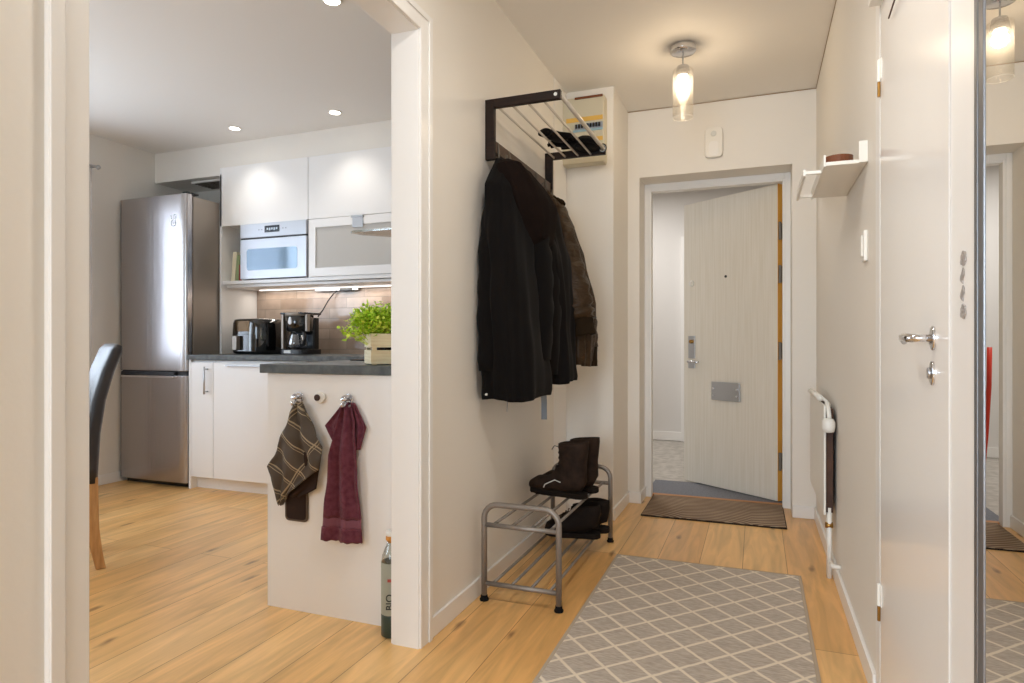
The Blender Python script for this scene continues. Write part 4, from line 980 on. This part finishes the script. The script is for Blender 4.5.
# strap and cord under the coats
t = thing('fabric_strap', 'grey fabric strap hanging out below the parka', 'strap', (-.9, 2.66, .75))
b = BM(); g = []
for i in range(8):
    z = 1.2-.535*i/7; g.append((z, .004*math.sin(i*1.2)))
ring_loft(b, [[(-.885+o_, 2.655-.0, z), (-.862+o_, 2.662, z), (-.862+o_, 2.665, z), (-.885+o_, 2.658, z)] for z, o_ in g]); obj('webbing', b, 'strap_grey', t)
b = BM(); tube(b, [(-1.02, 2.60, 1.1), (-1.022, 2.60, .85), (-1.02, 2.605, .76), (-1.018, 2.59, .70)], .0018, 6)
tag(obj('thin_cord', b, 'strap_grey', smooth=True), 'thin grey cord hanging against the wall under the coats', 'cord')

# shoe rack
t = thing('shoe_rack', 'grey tubular steel two-tier shoe rack against the left wall', 'shoe rack', (-.84, 2.72, 0))
xa, xb = -.990, -.688
def rack_end(y):
    r = .055; b = BM(); pts = [(xa, y, .018), (xa, y, .375-r)]+arc((xa+r, y, .375-r), r, PI, PI/2, 6)[1:]+arc((xb-r, y, .375-r), r, PI/2, 0, 6)+[(xb, y, .018)]
    tube(b, pts, .0115, 12); f = obj('end_frame', b, 'rack_metal', t, smooth=True)
    for z in (.295, .068):
        b = BM(); tube(b, [(xa, y, z), (xb, y, z)], .0095, 10); obj('cross_bar', b, 'rack_metal', f, smooth=True)
    for x in (xa, xb):
        b = lathe(BM(), [(.017, .0005), (.018, .006), (.014, .012), (.013, .022)], x, y); obj('foot', b, 'rubber', f, smooth=True)
rack_end(2.278); rack_end(3.172)
for z in (.295, .068):
    for x in (-.955, -.88, -.80, -.725):
        b = BM(); tube(b, [(x, 2.278, z), (x, 3.172, z)], .006, 10); obj('rod', b, 'rack_metal', t, smooth=True)

# boots and shoes (built along local +x toe)
def foot_rings(spec, n=24):
    R = []
    for l, z, ul, uz, h, w in spec:
        u = Vector((ul, 0, uz)).normalized()
        R.append([Vector((l, 0, z))+u*h*math.cos(2*PI*k/n)+Vector((0, w*math.copysign(abs(math.sin(2*PI*k/n))**.85, math.sin(2*PI*k/n)), 0)) for k in range(n)])
    return R
def sole_pts(L, w, x0=0):
    prof = [(0, .0), (.01, .5), (.04, .82), (.09, 1), (.14, .86), (.19, .74), (.235, .76), (.26, .6), (.268, .3), (.27, 0)]
    a = [(x0-l*L/.27, w*f) for l, f in prof]; return a+[(x, -y) for x, y in a[-2:0:-1]]
def boot(loc, rz, lab):
    t = thing('work_boot', lab, 'boot', loc, rz=rz, group='dark lace-up work boots')
    X = .14
    b = prism(BM(), [(x, y, .001) for x, y in sole_pts(.268, .05, X)], (0, 0, .026))
    for i in range(8):
        x = X-.025-.03*i; hw = .049 if .04 < X-x < .13 else .036; box(b, x-.006, x+.006, -hw, hw, -.0, .012)
    obj('sole', b, 'boot_sole', t, local=True, bevel=.004)
    sp = [(.003, .03, 0, 1, .008, .018), (.012, .04, 0, 1, .022, .034), (.04, .048, 0, 1, .034, .045), (.08, .05, 0, 1, .036, .048), (.115, .056, -.15, 1, .044, .046), (.15, .07, -.45, 1, .056, .043), (.185, .086, -.9, .9, .080, .042),
          (.205, .108, -1, .45, .068, .043), (.205, .165, -1, .1, .06, .045), (.207, .21, -1, 0, .062, .049), (.208, .245, -1, -.1, .064, .052), (.208, .262, -1, -.12, .063, .052), (.208, .264, -1, -.1, .054, .043), (.207, .23, -1, -.1, .05, .04), (.205, .18, -1, 0, .045, .035)]
    sp = [(X-l, z, -ul*-1 if False else -ul, uz, h, w) for l, z, ul, uz, h, w in sp]
    b = ring_loft(BM(), foot_rings(sp))
    for v in b.verts: v.co += Vector((1, 1, 0))*0+noise.noise_vector(v.co*22)*.003
    t.scale = (1.12, 1.05, .95)
    u = obj('upper', b, 'boot_leather', t, local=True, smooth=True)
    b = BM(); lp = [(X-.112, .098), (X-.126, .113), (X-.137, .13), (X-.145, .155), (X-.146, .18), (X-.145, .205), (X-.145, .23)]
    for i in range(len(lp)-1):
        for s in (-1, 1):
            (x0, z0), (x1, z1) = lp[i], lp[i+1]; tube(b, [(x0-.003, s*.02, z0+.003), ((x0+x1)/2+.003, 0, (z0+z1)/2+.003), (x1-.003, -s*.02, z1+.003)], .0022, 6)
    for s in (-1, 1): tube(b, [(X-.14, s*.01, .235), (X-.128, s*.02, .24), (X-.122, s*.03, .222)], .002, 6)
    obj('laces', b, 'boot_sole', t, local=True, smooth=True)
    b = BM()
    for s in (-1, 1): tube(b, [(X-.095, s*.052, .04), (X-.10, s*.0505, .055), (X-.145, s*.046, .082), (X-.172, s*.046, .074)], .0022, 6)
    obj('chevron_mark', b, 'logo_grey', u, local=True)
    b = BM(); box(b, X-.135, X-.11, -.0455, -.043, .108, .116); obj('red_tab', b, 'red_tab', u, local=True)
    return t
def shoe(loc, rz, lab, k=1.0):
    t = thing('low_shoe', lab, 'shoe', loc, rz=rz, group='black low shoes on the lower tier'); X = .14
    b = prism(BM(), [(x, y, .001) for x, y in sole_pts(.27, .048, X)], (0, 0, .022)); obj('sole', b, 'boot_sole', t, local=True, bevel=.004)
    sp = [(.003, .025, 0, 1, .006, .016), (.012, .034, 0, 1, .018, .033), (.045, .04, 0, 1, .028, .045), (.09, .046, 0, 1, .034, .047), (.13, .056, -.2, 1, .044, .044), (.165, .068, -.7, 1, .056, .042),
          (.195, .08, -1, .55, .074, .041), (.202, .108, -1, .1, .068, .042), (.203, .128, -1, 0, .066, .043), (.203, .131, -1, 0, .056, .035), (.2, .1, -1, 0, .05, .032), (.198, .07, -1, 0, .045, .03)]
    sp = [(X-l, z, -ul, uz, h, w) for l, z, ul, uz, h, w in sp]
    b = ring_loft(BM(), foot_rings(sp))
    for v in b.verts: v.co += noise.noise_vector(v.co*25)*.002
    t.scale = (1.0, 1.0, 1.2)
    obj('upper', b, 'shoe_black', t, local=True, smooth=True)
    b = BM()
    for i in range(4):
        x = X-.09-.014*i; z = .086+.009*i
        tube(b, [(x, -.02, z), (x, 0, z+.006), (x, .02, z)], .002, 6)
    obj('laces', b, 'boot_sole', t, local=True)
boot((-.848, 2.815, .302), math.radians(165), 'dark work boot in front on the top tier, grey chevron on its side')
boot((-.83, 2.94, .302), math.radians(168), 'dark work boot standing behind its pair on the top tier')
shoe((-.82, 2.955, .075), math.radians(186), 'black low shoe in front on the lower tier'); shoe((-.80, 3.065, .075), math.radians(184), 'black low shoe behind its pair on the lower tier')

# rug and mats
rx0, rx1, ry0, ry1 = -.614, .176, 1.42, 2.98
t = thing('rug', 'beige rug with a cream trellis pattern lying on the oak hall floor', 'rug', ((rx0+rx1)/2, (ry0+ry1)/2, 0))
obj('pile', bx(rx0+.012, rx1-.012, ry0+.012, ry1-.012, .0005, .009), 'rug_trellis', t, bevel=.002)
b = bx(rx0, rx0+.012, ry0, ry1, .0005, .0075); box(b, rx1-.012, rx1, ry0, ry1, .0005, .0075); box(b, rx0+.012, rx1-.012, ry0, ry0+.012, .0005, .0075); box(b, rx0+.012, rx1-.012, ry1-.012, ry1, .0005, .0075)
obj('border', b, 'rug_border', t)
t = thing('doormat', 'brown ribbed doormat inside the entry door', 'doormat', (-.24, 3.98, 0), rz=math.radians(.4))
obj('ribbed_surface', bx(-.385, .385, -.258, .258, .002, .01), 'doormat_brown', t, local=True)
obj('rubber_backing', bx(-.39, .39, -.264, .264, .0005, .006), 'rubber', t, local=True)
t = thing('outer_doormat', 'blue-grey doormat outside on the stairwell floor', 'doormat', (-.245, 4.5, -.004))
obj('pile', bx(-.69, .2, 4.285, 4.71, -.003, .007), 'outer_mat', t, bevel=.002)

# box above the door
t = thing('door_chime', 'white rounded chime box on the wall above the entry door', 'chime', (-.24, YE, 2.19))
b = prism(BM(), [(x, YE-.032, z) for x, z in rrect(-.292, -.188, 2.105, 2.285, .025)], (0, .031, 0)); h = obj('housing', b, 'white_plastic', t, bevel=.008)
b = prism(BM(), [(x, YE-.034, z) for x, z in rrect(-.268, -.212, 2.115, 2.2, .02)], (0, .003, 0)); obj('cover_inset', b, 'trim_paint', h, bevel=.001)
b = BM(); disc_y(b, -.24, YE-.036, YE-.031, 2.245, .016); obj('speaker_button', b, 'logo_grey', h, bevel=.001)

# right wall: shelf with rail
t = thing('wall_shelf', 'small white wall shelf with a front rail on the right wall', 'shelf', (HR, 2.45, 1.55))
obj('board', bx(.2, HR-.001, 2.2, 2.68, 1.55, 1.562), 'white_plastic', t, bevel=.002)
obj('front_lip', bx(.194, .2, 2.2, 2.69, 1.548, 1.585), 'white_plastic', t, bevel=.001)
obj('wall_bracket', bx(.29, HR-.001, 2.19, 2.2, 1.55, 1.615), 'white_plastic', t, bevel=.001)
b = bx(.142, .15, 2.3, 2.69, 1.548, 1.57); obj('rail', b, 'white_plastic', t, bevel=.001)
b = bx(.15, .194, 2.3, 2.312, 1.553, 1.563); box(b, .15, .194, 2.66, 2.672, 1.553, 1.563); obj('rail_arm', b, 'white_plastic', t)
t = thing('tape_roll', 'brown roll of packing tape lying on the small white shelf', 'tape roll', (.25, 2.36, 1.562))
b = lathe(BM(), [(.045, .0), (.045, .04), (.036, .04), (.036, 0)], .252, 2.36, 1.5625, 32, cap=False); 
b2 = BM(); R = [[(.252+r*math.cos(2*PI*k/32), 2.36+r*math.sin(2*PI*k/32), 1.5625+z) for k in range(32)] for r, z in ((.044, 0), (.044, .052), (.038, .052), (.038, 0))]; ring_loft(b2, R, closed=True); b.free()
obj('tape', b2, 'tape_brown', t, smooth=False)
b2 = BM(); R = [[(.252+r*math.cos(2*PI*k/32), 2.36+r*math.sin(2*PI*k/32), 1.5625+z) for k in range(32)] for r, z in ((.0375, .001), (.0375, .05), (.0355, .05), (.0355, .001))]; ring_loft(b2, R, closed=True); obj('cardboard_core', b2, 'threshold_oak', t)
# light switch
t = thing('light_switch', 'slim white switch on the right wall beside the interior door', 'switch', (HR, 2.225, 1.3))
obj('plate', bx(HR-.012, HR, 2.195, 2.245, 1.25, 1.345), 'white_plastic', t, bevel=.004)
obj('rocker', bx(HR-.017, HR-.012, 2.205, 2.235, 1.265, 1.33), 'white_plastic', t, bevel=.002)
# radiator
t = thing('wall_radiator', 'white flat panel radiator with a thermostat knob low on the right wall', 'radiator', (HR, 3.35, .27))
b = bx(.264, .274, 3.0, 3.72, .27, .735)
obj('front_panel', b, 'white_plastic', t, bevel=.004)
obj('rear_panel', bx(.275, .302, 3.012, 3.71, .28, .72), 'rust_brown', t, label='dark rusty unpainted back')
b = BM(); tube(b, [(.262, 3.66, .752), (.262, 3.12, .756)], .013, 10); tube(b, [(.285, 3.1, .70), (.285, 3.1, .745), (.275, 3.11, .752), (.262, 3.14, .756)], .008, 10); obj('vent_pipe', b, 'white_plastic', t, smooth=True)
b = BM(); tube(b, [(.282, 3.02, .745), (.282, 3.0, .72), (.283, 2.97, .685)], .009, 10); 
v = obj('valve_body', b, 'white_plastic', t, smooth=True)
b = lathe(BM(), [(.012, -.03), (.022, -.026), (.026, -.01), (.026, .012), (.02, .026), (.008, .03)], .28, 2.97, .655, 20); obj('thermostat_knob', b, 'white_plastic', v, smooth=True)
b = BM(); tube(b, [(.288, 3.02, .3), (.288, 3.02, .0)], .0105, 10); tube(b, [(.288, 3.06, .28), (.288, 3.06, .0)], .0085, 10); obj('supply_pipe', b, 'white_plastic', t, smooth=True)
b = BM(); tube(b, [(.272, 3.02, .225), (.302, 3.02, .225)], .013, 10); obj('lower_valve', b, 'brass', t, smooth=True)
# pipe sleeves near the floor
b = BM(); tube(b, [(HR-.001, 2.86, .1), (HR-.03, 2.86, .1), (HR-.03, 2.9, .1)], .009, 8)
tag(obj('pipe_stub', b, 'white_plastic', smooth=True), 'short white pipe stub just above the right baseboard', 'pipe')

# red-handled stick in the stairwell (seen in the mirror)
t = thing('red_stick', 'red plastic stick leaning in the stairwell, seen in the mirror', 'stick', (-.92, 5.5, 0))
b = BM(); tube(b, [(-.905, 5.5, .02), (-.93, 5.5, .35), (-.945, 5.49, .7), (-.945, 5.48, .97)], .016, 12); obj('shaft', b, 'red_plastic', t, smooth=True)
b = lathe(BM(), [(.018, 0), (.02, .004), (.018, .03)], -.905, 5.5); obj('foot', b, 'rubber', t)

# ------------------------------------------------------------------ light
def area(name, loc, rot, sx, sy, e, col=(1, 1, 1), spread=None):
    l = bpy.data.lights.new(name, 'AREA'); l.shape = 'RECTANGLE'; l.size = sx; l.size_y = sy; l.energy = e; l.color = col
    if spread: l.spread = spread
    o = bpy.data.objects.new(name, l); COL.objects.link(o); o.location = loc; o.rotation_euler = rot; return o
area('daylight_kitchen_side', (KL-.22, 2.0, 1.5), (0, -PI/2, 0), 1.2, 1.6, 50, (.78, .88, 1))
area('daylight_kitchen_front', (-2.6, KF-.22, 1.5), (PI/2, 0, 0), 1.9, 1.25, 46, (.74, .87, 1))
area('daylight_living', (-.9, -3.75, 1.4), (PI/2, 0, 0), 2.8, 1.6, 190, (.78, .89, 1))
area('under_cabinet', (-2.85, 3.85, 1.394), (0, 0, 0), 1.4, .03, 2.5, (1, .92, .82))
l = bpy.data.lights.new('pendant_light', 'POINT'); l.energy = 4.6; l.color = (1, .80, .56); l.shadow_soft_size = .03
o = bpy.data.objects.new('pendant_light', l); COL.objects.link(o); o.location = (px, py, 2.262)
t = thing('added_ceiling_lamp', 'round white ceiling lamp added out of view to brighten the hall', 'lamp', (-.36, 1.35, CH))  # unseen fixture, added to raise the brightness of the hall
b = lathe(BM(), [(.09, 0), (.1, -.01), (.1, -.025), (.09, -.03)], -.36, 1.35, CH); obj('mount', b, 'white_plastic', t, smooth=True)
b = lathe(BM(), [(.02, -.1), (.08, -.09), (.12, -.065), (.125, -.045), (.1, -.031)], -.36, 1.35, CH); obj('glass_bowl', b, 'added_lamp_glow', t, smooth=True)
l = bpy.data.lights.new('added_hall_light', 'AREA'); l.shape = 'DISK'; l.size = .24; l.energy = 10; l.color = (1, .96, .90)  # light of the added hall lamp
o = bpy.data.objects.new('added_hall_light', l); COL.objects.link(o); o.location = (-.36, 1.35, CH-.11)
area('stairwell_lamp', (-1.2, 5.6, 2.53), (0, 0, 0), .5, .5, 28, (1, .97, .93))
w = bpy.data.worlds.new('World'); S.world = w; w.use_nodes = True
w.node_tree.nodes['Background'].inputs[0].default_value = (.82, .9, 1, 1); w.node_tree.nodes['Background'].inputs[1].default_value = 1.3

# ------------------------------------------------------------------ camera
cam = bpy.data.cameras.new('camera'); co = bpy.data.objects.new('camera', cam); COL.objects.link(co)
co.location = (0, 0, 1.0); co.rotation_euler = (PI/2, 0, math.radians(21)); cam.sensor_width = 36; cam.lens = 638/1024*36
cam.shift_y = 1.5/1024; cam.clip_start = .02; S.camera = co
S.view_settings.view_transform = 'Standard'; S.view_settings.look = 'None'; S.view_settings.gamma = 1; S.view_settings.use_curve_mapping = False
S.view_settings.exposure = 0.0
S.cycles.max_bounces = 10; S.cycles.diffuse_bounces = 6; S.cycles.transparent_max_bounces = 16
S.cycles.sample_clamp_indirect = 6; S.cycles.use_denoising = True; S.cycles.caustics_reflective = False; S.cycles.caustics_refractive = False
